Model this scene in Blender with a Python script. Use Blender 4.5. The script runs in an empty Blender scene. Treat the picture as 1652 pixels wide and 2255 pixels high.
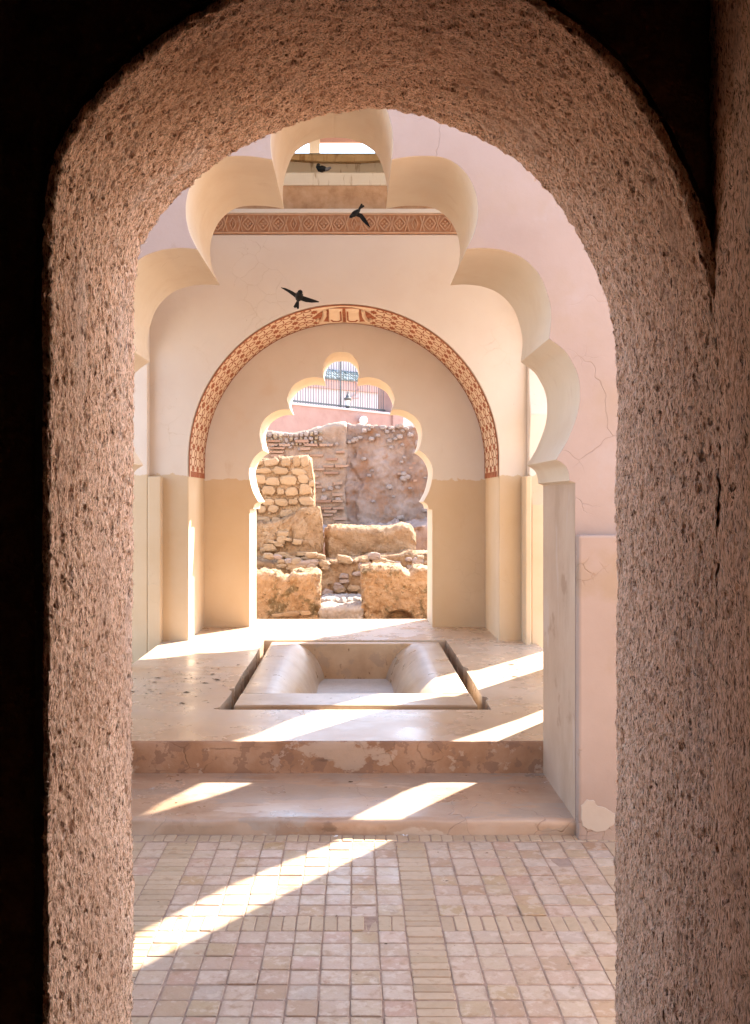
import bpy, math, random
import numpy as np
from mathutils import Vector, Matrix
R = math.radians
random.seed(7)
rng = np.random.default_rng(11)
sc = bpy.context.scene
col = sc.collection

# ------------------------------------------------------------------ camera
F, VX, VY, CAMZ = 2162.0, 780.0, 1100.0, 1.6          # focal length and vanishing point, in units of a 1652 x 2255 sheet
cd = bpy.data.cameras.new('camera'); cam = bpy.data.objects.new('camera', cd); col.objects.link(cam)
cam.location = (0, 0, CAMZ); cam.rotation_euler = (R(90), 0, 0)
cd.sensor_fit = 'VERTICAL'; cd.sensor_height = 36; cd.sensor_width = 36
cd.lens = 36 * F / 2255
cd.shift_x = (826 - VX) / 2255; cd.shift_y = -(1127.5 - VY) / 2255
cd.clip_start = 0.05; cd.clip_end = 3000
sc.camera = cam
# ------------------------------------------------------------------ world, sun, exposure
SUN_AZ, SUN_EL = math.atan(0.73), R(37)
w = bpy.data.worlds.new('World'); sc.world = w; w.use_nodes = True
nt = w.node_tree
sky = nt.nodes.new('ShaderNodeTexSky'); sky.sky_type = 'NISHITA'; sky.sun_disc = False
sky.sun_elevation = SUN_EL; sky.sun_rotation = SUN_AZ; sky.dust_density = 1.0; sky.air_density = 1.0
nt.links.new(sky.outputs[0], nt.nodes['Background'].inputs[0]); nt.nodes['Background'].inputs[1].default_value = 0.15
sd = bpy.data.lights.new('sun', 'SUN'); sd.energy = 4.2; sd.angle = R(0.55); sd.color = (1.0, 0.93, 0.82)
sun = bpy.data.objects.new('sun', sd); col.objects.link(sun); sun.location = (6, 8, 12)
sun.rotation_euler = Vector((-math.sin(SUN_AZ)*math.cos(SUN_EL), -math.cos(SUN_AZ)*math.cos(SUN_EL), -math.sin(SUN_EL))).to_track_quat('-Z', 'Y').to_euler()
sc.view_settings.view_transform = 'Standard'; sc.view_settings.look = 'None'
sc.view_settings.exposure = 2.85; sc.view_settings.gamma = 1.0; sc.view_settings.use_curve_mapping = False
sc.cycles.max_bounces = 12; sc.cycles.diffuse_bounces = 8
sc.cycles.sample_clamp_indirect = 8

def PX(px, d): return (px - VX) / F * d
def PZ(py, d): return CAMZ + (VY - py) / F * d

# ------------------------------------------------------------------ helpers: objects
def tag(o, label=None, cat=None, group=None, kind=None):
    if label: o['label'] = label
    if cat: o['category'] = cat
    if group: o['group'] = group
    if kind: o['kind'] = kind
    return o
def empty(name, loc=(0, 0, 0)):
    o = bpy.data.objects.new(name, None); o.location = loc; o.empty_display_size = .1; col.objects.link(o); return o
def mesh(name, v, f, mat=None, smooth=None):
    me = bpy.data.meshes.new(name); me.from_pydata([tuple(p) for p in v], [], [tuple(q) for q in f]); me.update()
    if mat: me.materials.append(mat)
    if smooth is not None:
        me.polygons.foreach_set('use_smooth', [True]*len(me.polygons))
        if smooth < 180: me.set_sharp_from_angle(angle=R(smooth))
    return me
def link(name, me, parent=None, bevel=0, seg=2):
    o = bpy.data.objects.new(name, me); col.objects.link(o)
    if parent:
        o.parent = parent
        o.matrix_parent_inverse = parent_inv(parent)
    if bevel:
        m = o.modifiers.new('bevel', 'BEVEL'); m.width = bevel; m.segments = seg; m.limit_method = 'ANGLE'; m.angle_limit = R(35)
    return o
def parent_inv(p):
    m = Matrix.Identity(4); q = p
    chain = []
    while q: chain.append(q); q = q.parent
    for c in reversed(chain): m = m @ (c.matrix_parent_inverse @ Matrix.LocRotScale(c.location, c.rotation_euler, c.scale))
    return m.inverted()
def obj(name, v, f, mat, parent=None, smooth=None, bevel=0, seg=2):
    return link(name, mesh(name, v, f, mat, smooth), parent, bevel, seg)
def box_vf(x0, x1, y0, y1, z0, z1, off=0):
    v = [(x0,y0,z0),(x1,y0,z0),(x1,y1,z0),(x0,y1,z0),(x0,y0,z1),(x1,y0,z1),(x1,y1,z1),(x0,y1,z1)]
    f = [(0,3,2,1),(4,5,6,7),(0,1,5,4),(1,2,6,5),(2,3,7,6),(3,0,4,7)]
    return v, [tuple(i+off for i in q) for q in f]
def box(name, x0, x1, y0, y1, z0, z1, mat, parent=None, bevel=0):
    v, f = box_vf(x0, x1, y0, y1, z0, z1); return obj(name, v, f, mat, parent, bevel=bevel)
def prism(name, pts, y0, y1, mat, parent=None, smooth=30, bevel=0, seg=2):
    """outline pts (x,z), listed counter-clockwise as seen from -Y, run from y0 to y1"""
    n = len(pts)
    v = [(x, y0, z) for x, z in pts] + [(x, y1, z) for x, z in pts]
    f = [tuple(range(n)), tuple(range(2*n-1, n-1, -1))]
    f += [(i, i+n, (i+1) % n + n, (i+1) % n) for i in range(n)]
    return obj(name, v, f, mat, parent, smooth, bevel, seg)
def prism_x(name, pts, x0, x1, mat, parent=None, smooth=30, bevel=0):
    """outline pts (y,z) run from x0 to x1"""
    n = len(pts)
    v = [(x0, y, z) for y, z in pts] + [(x1, y, z) for y, z in pts]
    f = [tuple(range(n-1, -1, -1)), tuple(range(n, 2*n))]
    f += [(i, (i+1) % n, (i+1) % n + n, i+n) for i in range(n)]
    return obj(name, v, f, mat, parent, smooth, bevel)
class MB:
    def __init__(s): s.v = []; s.f = []
    def add(s, v, f):
        o = len(s.v); s.v += list(v); s.f += [tuple(i+o for i in q) for q in f]
    def box(s, *a): s.add(*box_vf(*a))
    def tube(s, pts, r, n=8, cap=True):
        pts = [Vector(p) for p in pts]; rr = r if hasattr(r, '__len__') else [r]*len(pts); base = len(s.v)
        for i, p in enumerate(pts):
            t = (pts[min(i+1, len(pts)-1)] - pts[max(i-1, 0)]).normalized()
            a = t.orthogonal().normalized() if i == 0 else (a0 - t*a0.dot(t)).normalized()
            a0 = a; b = t.cross(a)
            for k in range(n): s.v.append(tuple(p + (a*math.cos(2*math.pi*k/n) + b*math.sin(2*math.pi*k/n))*rr[i]))
        for i in range(len(pts)-1):
            for k in range(n): s.f.append((base+i*n+k, base+i*n+(k+1) % n, base+(i+1)*n+(k+1) % n, base+(i+1)*n+k))
        if cap:
            s.f.append(tuple(base+k for k in range(n-1, -1, -1))); s.f.append(tuple(base+(len(pts)-1)*n+k for k in range(n)))
    def lathe(s, prof, c=(0, 0, 0), n=16):
        base = len(s.v)
        for r, z in prof:
            for k in range(n): s.v.append((c[0]+r*math.cos(2*math.pi*k/n), c[1]+r*math.sin(2*math.pi*k/n), c[2]+z))
        for i in range(len(prof)-1):
            for k in range(n): s.f.append((base+i*n+k, base+i*n+(k+1) % n, base+(i+1)*n+(k+1) % n, base+(i+1)*n+k))
    def build(s, name, mat, parent=None, smooth=None, bevel=0): return obj(name, s.v, s.f, mat, parent, smooth, bevel)

# ------------------------------------------------------------------ helpers: noise on arrays
def _hash(ix, iy, iz, seed):
    h = (ix.astype(np.int64)*374761393 + iy.astype(np.int64)*668265263 + iz.astype(np.int64)*2147483647 + seed*974634777) & 0xffffffff
    h = ((h ^ (h >> 13)) * 1274126177) & 0xffffffff
    h = ((h ^ (h >> 16)) * 2246822519) & 0xffffffff
    return ((h ^ (h >> 15)) & 0xffff) / 65535.0
def vnoise(p, seed=0):
    p = np.asarray(p, float); i = np.floor(p); t = p - i; t = t*t*(3-2*t)
    ix, iy, iz = i[..., 0], i[..., 1], i[..., 2]; r = 0
    for dx in (0, 1):
        for dy in (0, 1):
            for dz in (0, 1):
                wgt = (t[..., 0] if dx else 1-t[..., 0])*(t[..., 1] if dy else 1-t[..., 1])*(t[..., 2] if dz else 1-t[..., 2])
                r = r + wgt*_hash(ix+dx, iy+dy, iz+dz, seed)
    return r*2-1
def fbm(p, oct=4, seed=0, gain=.5):
    p = np.asarray(p, float); a = 1; s = 0; t = 0
    for k in range(oct):
        s = s + a*vnoise(p*(2**k)+k*17.3, seed+k); t += a; a *= gain
    return s/t
def smoothstep(a, b, x):
    t = np.clip((x-a)/(b-a), 0, 1); return t*t*(3-2*t)
def grid_faces(nu, nv, flip=False):
    i, j = np.meshgrid(np.arange(nu-1), np.arange(nv-1), indexing='ij'); a = (i*nv+j).ravel()
    q = np.stack([a, a+nv, a+nv+1, a+1], 1)
    return q[:, ::-1] if flip else q
def grid_obj(name, P, mat, parent=None, flip=False, smooth=True):
    nu, nv, _ = P.shape; v = P.reshape(-1, 3); f = grid_faces(nu, nv, flip)
    me = bpy.data.meshes.new(name); me.vertices.add(len(v)); me.vertices.foreach_set('co', v.ravel().astype(np.float32))
    me.loops.add(f.size); me.loops.foreach_set('vertex_index', f.ravel().astype(np.int32))
    me.polygons.add(len(f)); me.polygons.foreach_set('loop_start', np.arange(0, f.size, 4, dtype=np.int32))
    me.update(calc_edges=True); me.validate()
    if smooth: me.polygons.foreach_set('use_smooth', [True]*len(f))
    me.materials.append(mat)
    return link(name, me, parent)

# ------------------------------------------------------------------ materials
def surf(name, cols, scale=3.0, rough=.85, spec=.3, bumps=(), stains=(), cracks=(), stretch=(1, 1, 1), detail=6, rand=0, split=None, vary=0, rough_var=0, edge=None):
    """cols: colours over a noise; stains: (colour, scale, lo, hi, amount[, stretch]); cracks: (scale, width, colour, mask_lo, mask_hi, mask_scale);
    split: (z, colours of what lies below); rand: each object takes its own tint from cols"""
    m = bpy.data.materials.new(name); m.use_nodes = True; nt = m.node_tree; N = nt.nodes; L = nt.links
    b = N['Principled BSDF']; b.inputs['Specular IOR Level'].default_value = spec
    tc = N.new('ShaderNodeTexCoord'); mp = N.new('ShaderNodeMapping'); mp.inputs['Scale'].default_value = stretch
    vec = tc.outputs['Object']
    oi = None
    if rand:
        oi = N.new('ShaderNodeObjectInfo'); ad = N.new('ShaderNodeVectorMath'); ad.operation = 'ADD'
        cm = N.new('ShaderNodeCombineXYZ'); mu = N.new('ShaderNodeMath'); mu.operation = 'MULTIPLY'; mu.inputs[1].default_value = 91.7
        L.new(oi.outputs['Random'], mu.inputs[0])
        for k in range(3): L.new(mu.outputs[0], cm.inputs[k])
        L.new(vec, ad.inputs[0]); L.new(cm.outputs[0], ad.inputs[1]); vec = ad.outputs[0]
    L.new(vec, mp.inputs[0]); v = mp.outputs[0]
    def noise(s, d=detail, r=.6, vv=None, dist=0):
        n = N.new('ShaderNodeTexNoise'); n.inputs['Scale'].default_value = s; n.inputs['Detail'].default_value = d; n.inputs['Roughness'].default_value = r
        n.inputs['Distortion'].default_value = dist; L.new(vv or v, n.inputs['Vector']); return n.outputs['Fac']
    def ramp(fac, stops):
        r = N.new('ShaderNodeValToRGB'); e = r.color_ramp.elements
        while len(e) < len(stops): e.new(.5)
        for q, (p, c) in zip(e, stops): q.position = p; q.color = (*c, 1) if len(c) == 3 else c
        L.new(fac, r.inputs[0]); return r.outputs[0]
    def mrange(fac, a, bb, lo=0, hi=1):
        r = N.new('ShaderNodeMapRange'); r.inputs[1].default_value = a; r.inputs[2].default_value = bb; r.inputs[3].default_value = lo; r.inputs[4].default_value = hi
        r.interpolation_type = 'SMOOTHSTEP'; L.new(fac, r.inputs[0]); return r.outputs[0]
    def mix(fac, a, c, mode='MIX'):
        x = N.new('ShaderNodeMix'); x.data_type = 'RGBA'; x.blend_type = mode
        if hasattr(fac, 'node'): L.new(fac, x.inputs[0])
        else: x.inputs[0].default_value = fac
        for s, i in ((a, 6), (c, 7)):
            if hasattr(s, 'node'): L.new(s, x.inputs[i])
            else: x.inputs[i].default_value = (*s, 1)
        return x.outputs[2]
    def math_(op, a, c=0):
        x = N.new('ShaderNodeMath'); x.operation = op
        for s, i in ((a, 0), (c, 1)):
            if hasattr(s, 'node'): L.new(s, x.inputs[i])
            else: x.inputs[i].default_value = s
        return x.outputs[0]
    def colset(cs):
        n = noise(scale); k = len(cs)
        return ramp(n, [(.3+.4*i/max(1, k-1), c) for i, c in enumerate(cs)])
    c = colset(cols)
    if rand:
        wn = N.new('ShaderNodeTexWhiteNoise'); wn.noise_dimensions = '1D'; L.new(oi.outputs['Random'], wn.inputs['W'])
        r = ramp(wn.outputs['Value'], [(i/max(1, len(cols)-1), q) for i, q in enumerate(cols)]); c = mix(rand, c, r)
    zmask = None
    if split:
        sx = N.new('ShaderNodeSeparateXYZ'); L.new(tc.outputs['Object'], sx.inputs[0])
        zz = math_('ADD', sx.outputs[2], math_('MULTIPLY', math_('SUBTRACT', noise(11, 6), .5), .12))
        zmask = mrange(zz, split[0]-.004, split[0]+.004)
        c = mix(zmask, colset(split[1]), c)
    if vary:
        c = mix(1.0, c, ramp(noise(scale*.23, 3), [(.3, (1-vary,)*3), (.7, (1+vary*.4,)*3)]), 'MULTIPLY')
    for st in stains:
        sc_, s, lo, hi, am = st[:5]; vv = None
        if len(st) > 5:
            m2 = N.new('ShaderNodeMapping'); m2.inputs['Scale'].default_value = st[5]; L.new(vec, m2.inputs[0]); vv = m2.outputs[0]
        c = mix(mrange(noise(s, 6, .62, vv), lo, hi, 0, am), c, sc_)
    if edge:                                            # grime along the rim of a piece, from its own coordinates
        sx = N.new('ShaderNodeSeparateXYZ'); L.new(tc.outputs['Object'], sx.inputs[0])
        m_ = math_('MULTIPLY', math_('MAXIMUM', math_('ABSOLUTE', sx.outputs[0]), math_('ABSOLUTE', sx.outputs[1])), 1/edge[0])
        c = mix(mrange(math_('ADD', m_, math_('MULTIPLY', math_('SUBTRACT', noise(38, 4), .5), 1.1)), .72, 1.05, 0, edge[2]), c, edge[1])
    h = None
    for (s, wd, cc, lo, hi, ms) in cracks:
        wv = N.new('ShaderNodeVectorMath'); wv.operation = 'ADD'; nz = N.new('ShaderNodeTexNoise'); nz.inputs['Scale'].default_value = s*1.7; nz.inputs['Detail'].default_value = 3
        sb = N.new('ShaderNodeVectorMath'); sb.operation = 'SCALE'; sb.inputs[3].default_value = .55/s
        L.new(v, nz.inputs['Vector']); L.new(nz.outputs['Color'], sb.inputs[0]); L.new(v, wv.inputs[0]); L.new(sb.outputs[0], wv.inputs[1])
        vo = N.new('ShaderNodeTexVoronoi'); vo.feature = 'DISTANCE_TO_EDGE'; vo.inputs['Scale'].default_value = s; L.new(wv.outputs[0], vo.inputs['Vector'])
        line = mrange(vo.outputs['Distance'], 0, wd, 1, 0); line = math_('MULTIPLY', line, mrange(noise(ms, 2), lo, hi))
        c = mix(math_('MULTIPLY', line, .42), c, cc)
        h = math_('MULTIPLY', line, -1.0) if h is None else math_('SUBTRACT', h, line)
    L.new(c, b.inputs['Base Color'])
    if rough_var: L.new(mrange(noise(scale*1.3, 5), .3, .7, rough-rough_var, rough+rough_var), b.inputs['Roughness'])
    else: b.inputs['Roughness'].default_value = rough
    last = None
    for (s, st, dist) in bumps:
        bp = N.new('ShaderNodeBump'); bp.inputs['Strength'].default_value = st; bp.inputs['Distance'].default_value = dist
        L.new(noise(s, 6, .65), bp.inputs['Height'])
        if last: L.new(last, bp.inputs['Normal'])
        last = bp.outputs[0]
    if h is not None:
        bp = N.new('ShaderNodeBump'); bp.inputs['Strength'].default_value = .6; bp.inputs['Distance'].default_value = .004; L.new(h, bp.inputs['Height'])
        if last: L.new(last, bp.inputs['Normal'])
        last = bp.outputs[0]
    if last: L.new(last, b.inputs['Normal'])
    return m

M = {}
M['clay'] = surf('straw_clay', [(.46, .235, .13), (.88, .56, .385), (.97, .73, .58)], 170, .95, .1, bumps=[(170, 1.0, .006), (360, .9, .003)],
                 stains=[((.22, .095, .04), 300, .53, .61, .8), ((.10, .038, .016), 180, .565, .615, .92), ((.09, .034, .014), 85, .645, .68, .85), ((.90, .76, .68), 6, .52, .75, .4), ((.52, .28, .165), 3.0, .52, .66, .5)], stretch=(1, 1, .30), detail=9)
M['clay_shaded'] = surf('shaded_clay', [(.085, .036, .018), (.20, .095, .05)], 24, .97, .05, bumps=[(50, .9, .012)])  # darkened copy of the clay: the vestibule's shade is put into the colour
M['straw'] = surf('straw', [(.52, .34, .20), (.84, .66, .50)], 30, .9, .15)
M['pink'] = surf('peach_plaster', [(0.341, 0.252, 0.208), (0.378, 0.288, 0.243), (0.405, 0.315, 0.272)], 1.6, .85, .2, bumps=[(5, .14, .02), (60, .12, .003)], vary=.07,
                 cracks=[(1.9, .007, (0.246, 0.173, 0.134), .50, .64, 1.0), (5.5, .012, (0.273, 0.192, 0.148), .58, .68, 1.5)],
                 stains=[((0.364, 0.269, 0.193), 2.3, .50, .72, .55), ((0.400, 0.331, 0.307), 3.1, .56, .7, .5), ((0.309, 0.226, 0.173), 9, .64, .74, .4, (1, 1, .5))])
M['plinth'] = surf('cracked_peach_plaster', [(0.341, 0.249, 0.199), (0.378, 0.283, 0.231), (0.405, 0.309, 0.257)], 1.6, .85, .2, bumps=[(5, .14, .02), (60, .12, .003)], vary=.07,
                   cracks=[(3.2, .010, (0.246, 0.162, 0.112), .48, .60, 1.1), (15, .045, (0.255, 0.157, 0.087), .54, .60, 1.9)],
                   stains=[((0.328, 0.233, 0.150), 2.0, .50, .66, .65), ((0.273, 0.180, 0.116), 4.5, .62, .70, .5)])
M['cream'] = surf('cream_plaster', [(0.572, 0.478, 0.383), (0.603, 0.513, 0.419), (0.626, 0.540, 0.450)], 1.3, .8, .25, bumps=[(4, .14, .02), (70, .12, .002)], vary=.07,
                  cracks=[(1.5, .004, (0.470, 0.353, 0.250), .58, .68, 1.0)], stains=[((0.517, 0.407, 0.305), 2.0, .58, .8, .4), ((0.313, 0.220, 0.141), 40, 0.68, 0.71, .6, (1, 1, .5))])
M['cream_split'] = surf('cream_over_ochre_plaster', [(0.615, 0.514, 0.440), (0.639, 0.548, 0.473), (0.664, 0.581, 0.507)], 1.3, .8, .25, bumps=[(4, .14, .02), (70, .12, .002)], vary=.07,
                        split=(1.835, [(0.521, 0.377, 0.235), (0.552, 0.416, 0.276), (0.581, 0.455, 0.322)]), cracks=[(6.0, .012, (0.482, 0.349, 0.224), .54, .66, 1.0)],
                        stains=[((0.548, 0.424, 0.332), 2.2, .58, .8, .4), ((0.332, 0.233, 0.149), 45, 0.68, 0.71, .6, (1, 1, .5))])
M['rose_split'] = surf('rose_over_ochre_plaster', [(.63, .565, .50), (.66, .60, .54), (.69, .635, .58)], 1.2, .8, .25, bumps=[(4, .12, .02), (70, .10, .002)], vary=.05,
                       split=(1.81, [(0.554, 0.409, 0.257), (0.592, 0.449, 0.298), (0.619, 0.485, 0.338)]), cracks=[(6.0, .012, (.48, .35, .23), .56, .66, 1.0), (5, .010, (.50, .36, .24), .62, .7, 1.4)],
                       stains=[((.58, .45, .33), 1.8, .55, .8, .45), ((.50, .37, .25), 5, .62, .75, .35, (1, 1, .35))])
M['jamb'] = surf('tan_jamb_plaster', [(.43, .305, .215), (.475, .345, .25), (.51, .385, .29)], 2.2, .8, .25, bumps=[(5, .18, .02), (60, .15, .003)],
                 stains=[((.38, .265, .18), 2.5, .50, .68, .65, (1, 1, .4)), ((.50, .40, .34), 5, .58, .66, .5, (1, 1, .3)), ((.31, .19, .12), 3, .60, .68, .6)])
M['soffit'] = surf('soffit_plaster', [(0.571, 0.452, 0.331), (0.593, 0.486, 0.366), (0.616, 0.512, 0.398)], 1.5, .75, .25, bumps=[(5, .12, .02)], vary=.06, cracks=[(2.0, .006, (.45, .32, .22), .56, .66, 1.1)],
                   stains=[((.54, .41, .29), 2.0, .5, .68, .55), ((.50, .37, .255), 6, .6, .72, .4, (1, 1, .4))])
M['floor'] = surf('polished_lime_floor', [(0.413, 0.300, 0.208), (0.468, 0.353, 0.253), (0.509, 0.402, 0.303)], 1.6, .28, .45, bumps=[(3.0, .12, .02), (40, .08, .002)], rough_var=.10,
                  stains=[((0.344, 0.230, 0.143), 1.3, .55, .75, .6, (1, 2.2, 1)), ((0.468, 0.388, 0.327), 2.4, .55, .72, .6, (.7, 2.0, 1)), ((0.165, 0.106, 0.060), 60, .69, .72, .7, (1, .6, 1))],
                  cracks=[(1.1, .003, (0.275, 0.184, 0.119), .55, .6, .8)])
M['tread'] = surf('worn_pink_lime', [(0.324, 0.201, 0.130), (0.412, 0.283, 0.195), (0.473, 0.353, 0.263)], 1.9, .36, .45, bumps=[(3, .2, .02), (45, .2, .004)], rough_var=.12,
                  stains=[((0.351, 0.275, 0.217), 1.5, .52, .53, .85, (.6, 1.6, 1)), ((0.290, 0.160, 0.090), 2.0, .56, .66, .65), ((0.509, 0.402, 0.311), 3.1, .60, .63, .7, (.5, 1.5, 1)), ((0.149, 0.086, 0.054), 6, .66, .72, .6, (.6, 1.5, 1)), ((0.122, 0.074, 0.044), 70, .69, .73, .7)],
                  cracks=[(2.3, .006, (0.175, 0.098, 0.058), .5, .6, 1.2)])
M['riser'] = surf('brown_lime_riser', [(0.246, 0.127, 0.070), (0.344, 0.201, 0.119), (0.426, 0.283, 0.193)], 3.4, .6, .3, bumps=[(14, .35, .012), (70, .3, .004)],
                  stains=[((0.230, 0.135, 0.090), 7.5, .52, .55, .7), ((0.467, 0.361, 0.271), 2.1, .57, .60, .75, (1, 1, 1.6)), ((0.492, 0.394, 0.312), 11, .60, .64, .5), ((0.107, 0.066, 0.045), 4, .62, .72, .7, (.5, 1, 4))],
                  cracks=[(5, .02, (0.164, 0.090, 0.049), .5, .6, 1.5)])
M['basin'] = surf('basin_lime', [(0.360, 0.252, 0.164), (0.423, 0.309, 0.210), (0.470, 0.360, 0.256)], 2.6, .36, .45, bumps=[(4, .15, .02), (60, .15, .003)], rough_var=.1,
                  stains=[((0.329, 0.216, 0.126), 3, .52, .66, .6), ((0.454, 0.360, 0.271), 5, .58, .64, .5), ((0.157, 0.087, 0.043), 30, .66, .70, .75), ((0.235, 0.137, 0.067), 9, .64, .70, .6, (1, 1, .4))])
M['basin_wall'] = surf('ochre_basin_wall', [(0.370, 0.232, 0.128), (0.462, 0.308, 0.181), (0.517, 0.368, 0.232)], 3.5, .5, .35, bumps=[(12, .3, .01)],
                  stains=[((0.332, 0.240, 0.170), 4, .52, .56, .5), ((0.166, 0.078, 0.031), 11, .62, .67, .8, (1, 1, .45)), ((0.204, 0.094, 0.039), 6, .68, .74, .7)])
M['basin_floor'] = surf('grey_basin_floor', [(0.428, 0.422, 0.416), (0.502, 0.496, 0.490)], 12, .7, .3, bumps=[(60, .3, .004)], stains=[((0.086, 0.068, 0.055), 45, .63, .67, .8)])
M['tile'] = surf('glazed_clay_tile', [(0.374, 0.226, 0.101), (0.416, 0.288, 0.202), (0.458, 0.325, 0.233), (0.443, 0.332, 0.223), (0.360, 0.238, 0.116), (0.498, 0.364, 0.271), (0.394, 0.232, 0.159), (0.472, 0.356, 0.255), (0.304, 0.163, 0.080), (0.458, 0.344, 0.239), (0.388, 0.295, 0.228), (0.485, 0.364, 0.266), (0.416, 0.275, 0.191)], 14, .42, .45, rand=.8,
                 bumps=[(16, .25, .006), (120, .2, .0015)], rough_var=.12, edge=(.05, (.31, .205, .135), .62),
                 stains=[((0.277, 0.157, 0.080), 17, .55, .68, .6), ((0.541, 0.419, 0.318), 21, .52, .60, .5), ((0.290, 0.126, 0.064), 11, .66, .76, .8)])
M['tile_brick'] = surf('narrow_clay_brick', [(0.316, 0.214, 0.124), (0.405, 0.280, 0.173), (0.466, 0.334, 0.216), (0.361, 0.254, 0.146)], 22, .5, .4, rand=.6,
                       bumps=[(30, .3, .005)], stains=[((0.316, 0.186, 0.097), 22, .54, .7, .55)])
M['mortar'] = surf('floor_mortar', [(0.258, 0.168, 0.118), (0.376, 0.264, 0.194)], 30, .9, .2, bumps=[(80, .4, .003)])
M['frieze'] = surf('brown_carved_stucco', [(.34, .155, .08), (.42, .21, .115), (.49, .28, .17)], 16, .85, .2, bumps=[(60, .5, .004)], stains=[((.52, .35, .23), 12, .56, .68, .5)])
M['frieze_relief'] = surf('brown_stucco_relief', [(.45, .25, .145), (.55, .345, .22)], 14, .85, .2, bumps=[(60, .4, .003)])
M['brown_wall'] = surf('brown_raw_plaster', [(0.383, 0.212, 0.115), (0.483, 0.286, 0.162), (0.550, 0.348, 0.216)], 9, .92, .1, bumps=[(35, .6, .01)])
M['drip'] = surf('drip_stained_plaster', [(0.609, 0.509, 0.388), (0.656, 0.566, 0.457)], 3, .8, .2, bumps=[(20, .15, .005)], stains=[((0.279, 0.155, 0.062), 16, .58, .70, .8, (1, 1, .16))])
M['drip_ochre'] = surf('drip_stained_ochre', [(0.510, 0.347, 0.174), (0.632, 0.469, 0.276)], 6, .85, .2, bumps=[(20, .2, .005)], stains=[((0.306, 0.163, 0.061), 16, .5, .66, .8, (1, 1, .16))])
M['lead'] = surf('grey_flashing', [(.30, .34, .35), (.40, .42, .42)], 8, .6, .4)
M['white_edge'] = surf('pale_ledge', [(0.604, 0.526, 0.449), (0.635, 0.565, 0.495)], 5, .8, .2)
M['band'] = surf('cream_band', [(.62, .465, .33), (.68, .53, .39)], 6, .8, .2)
M['red'] = surf('iron_red_paint', [(.22, .062, .028), (.29, .095, .045), (.36, .15, .085)], 14, .85, .2, stains=[((.50, .35, .25), 9, .62, .70, .5)])
M['pale_patch'] = surf('pale_repair_plaster', [(0.424, 0.336, 0.263), (0.468, 0.388, 0.314)], 6, .85, .2, bumps=[(30, .2, .004)])
M['earth'] = surf('sandy_earth', [(.34, .22, .13), (.44, .30, .19), (.50, .37, .25)], 1.2, .95, .1, bumps=[(12, .5, .02)])
M['ruin'] = surf('ruin_clay', [(0.243, 0.140, 0.076), (0.348, 0.215, 0.123), (0.429, 0.284, 0.175)], 4.0, .95, .1, bumps=[(14, 1.0, .05), (45, 1.0, .025)], detail=9,
                 stains=[((0.138, 0.079, 0.041), 10, .58, .66, .7), ((0.454, 0.325, 0.212), 6, .56, .64, .6), ((0.292, 0.151, 0.076), 3, .55, .65, .5)])
M['ruin_moss'] = surf('lichened_ruin_clay', [(0.292, 0.170, 0.089), (0.397, 0.246, 0.140), (0.462, 0.306, 0.188)], 4.5, .95, .1, bumps=[(14, 1.0, .05), (45, 1.0, .025)], detail=9,
                      stains=[((0.138, 0.098, 0.051), 4.2, .49, .60, .8), ((0.486, 0.378, 0.247), 26, .58, .64, .7), ((0.146, 0.091, 0.048), 22, .60, .66, .75)])
M['stone'] = surf('buff_stone', [(0.234, 0.143, 0.078), (0.326, 0.210, 0.121), (0.358, 0.234, 0.136), (0.287, 0.192, 0.121), (0.260, 0.204, 0.147)], 6, .9, .2, rand=.5, bumps=[(14, .5, .02), (70, .4, .005)], stains=[((0.195, 0.116, 0.066), 8, .6, .7, .5)])
M['stone_dull'] = surf('grey_brown_stone', [(0.243, 0.166, 0.126), (0.340, 0.243, 0.190), (0.292, 0.219, 0.186), (0.373, 0.243, 0.178)], 5, .9, .2, rand=.6, bumps=[(14, .5, .02)], stains=[((0.198, 0.135, 0.108), 6, .58, .7, .5)])
M['greystone'] = surf('grey_step_stone', [(0.234, 0.182, 0.150), (0.312, 0.254, 0.215), (0.358, 0.299, 0.260)], 7, .85, .2, bumps=[(16, .7, .02), (60, .5, .006)], stains=[((0.168, 0.122, 0.084), 10, .58, .66, .6)])
M['oldwall'] = surf('weathered_wall_render', [(0.212, 0.121, 0.086), (0.290, 0.191, 0.144), (0.352, 0.250, 0.203)], 1.7, .95, .1, bumps=[(6, .7, .05), (40, .6, .01)], detail=9,
                    stains=[((0.276, 0.138, 0.078), 2.2, .52, .60, .7), ((0.184, 0.124, 0.092), 3.0, .62, .72, .6, (2.5, 1, .35)), ((0.460, 0.350, 0.294), 1.2, .58, .72, .55)])
M['oldbrick'] = surf('old_brick', [(0.270, 0.131, 0.081), (0.342, 0.180, 0.117), (0.405, 0.252, 0.171), (0.324, 0.207, 0.153)], 8, .95, .1, rand=.6, bumps=[(25, .6, .015)])
M['oldmortar'] = surf('old_wall_core', [(0.247, 0.153, 0.105), (0.329, 0.216, 0.153), (0.389, 0.261, 0.187)], 2.5, .95, .1, bumps=[(12, .8, .04), (60, .6, .01)])
M['pinkwall'] = surf('rose_town_wall', [(0.281, 0.160, 0.131), (0.321, 0.194, 0.163), (0.342, 0.219, 0.185)], 2.0, .9, .15, bumps=[(12, .2, .02)], stains=[((0.279, 0.157, 0.135), 3, .55, .65, .5)])
M['house'] = surf('pale_rose_render', [(0.481, 0.395, 0.400), (0.506, 0.425, 0.431)], .8, .9, .15)
M['housepink'] = surf('rose_cornice', [(0.434, 0.251, 0.218), (0.462, 0.277, 0.244)], 2, .9, .15)
M['iron'] = surf('dark_iron', [(.05, .048, .047), (.10, .095, .09)], 12, .5, .5)
M['glass'] = surf('lantern_glass', [(.75, .75, .74), (.8, .8, .8)], 3, .25, .5)
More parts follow.
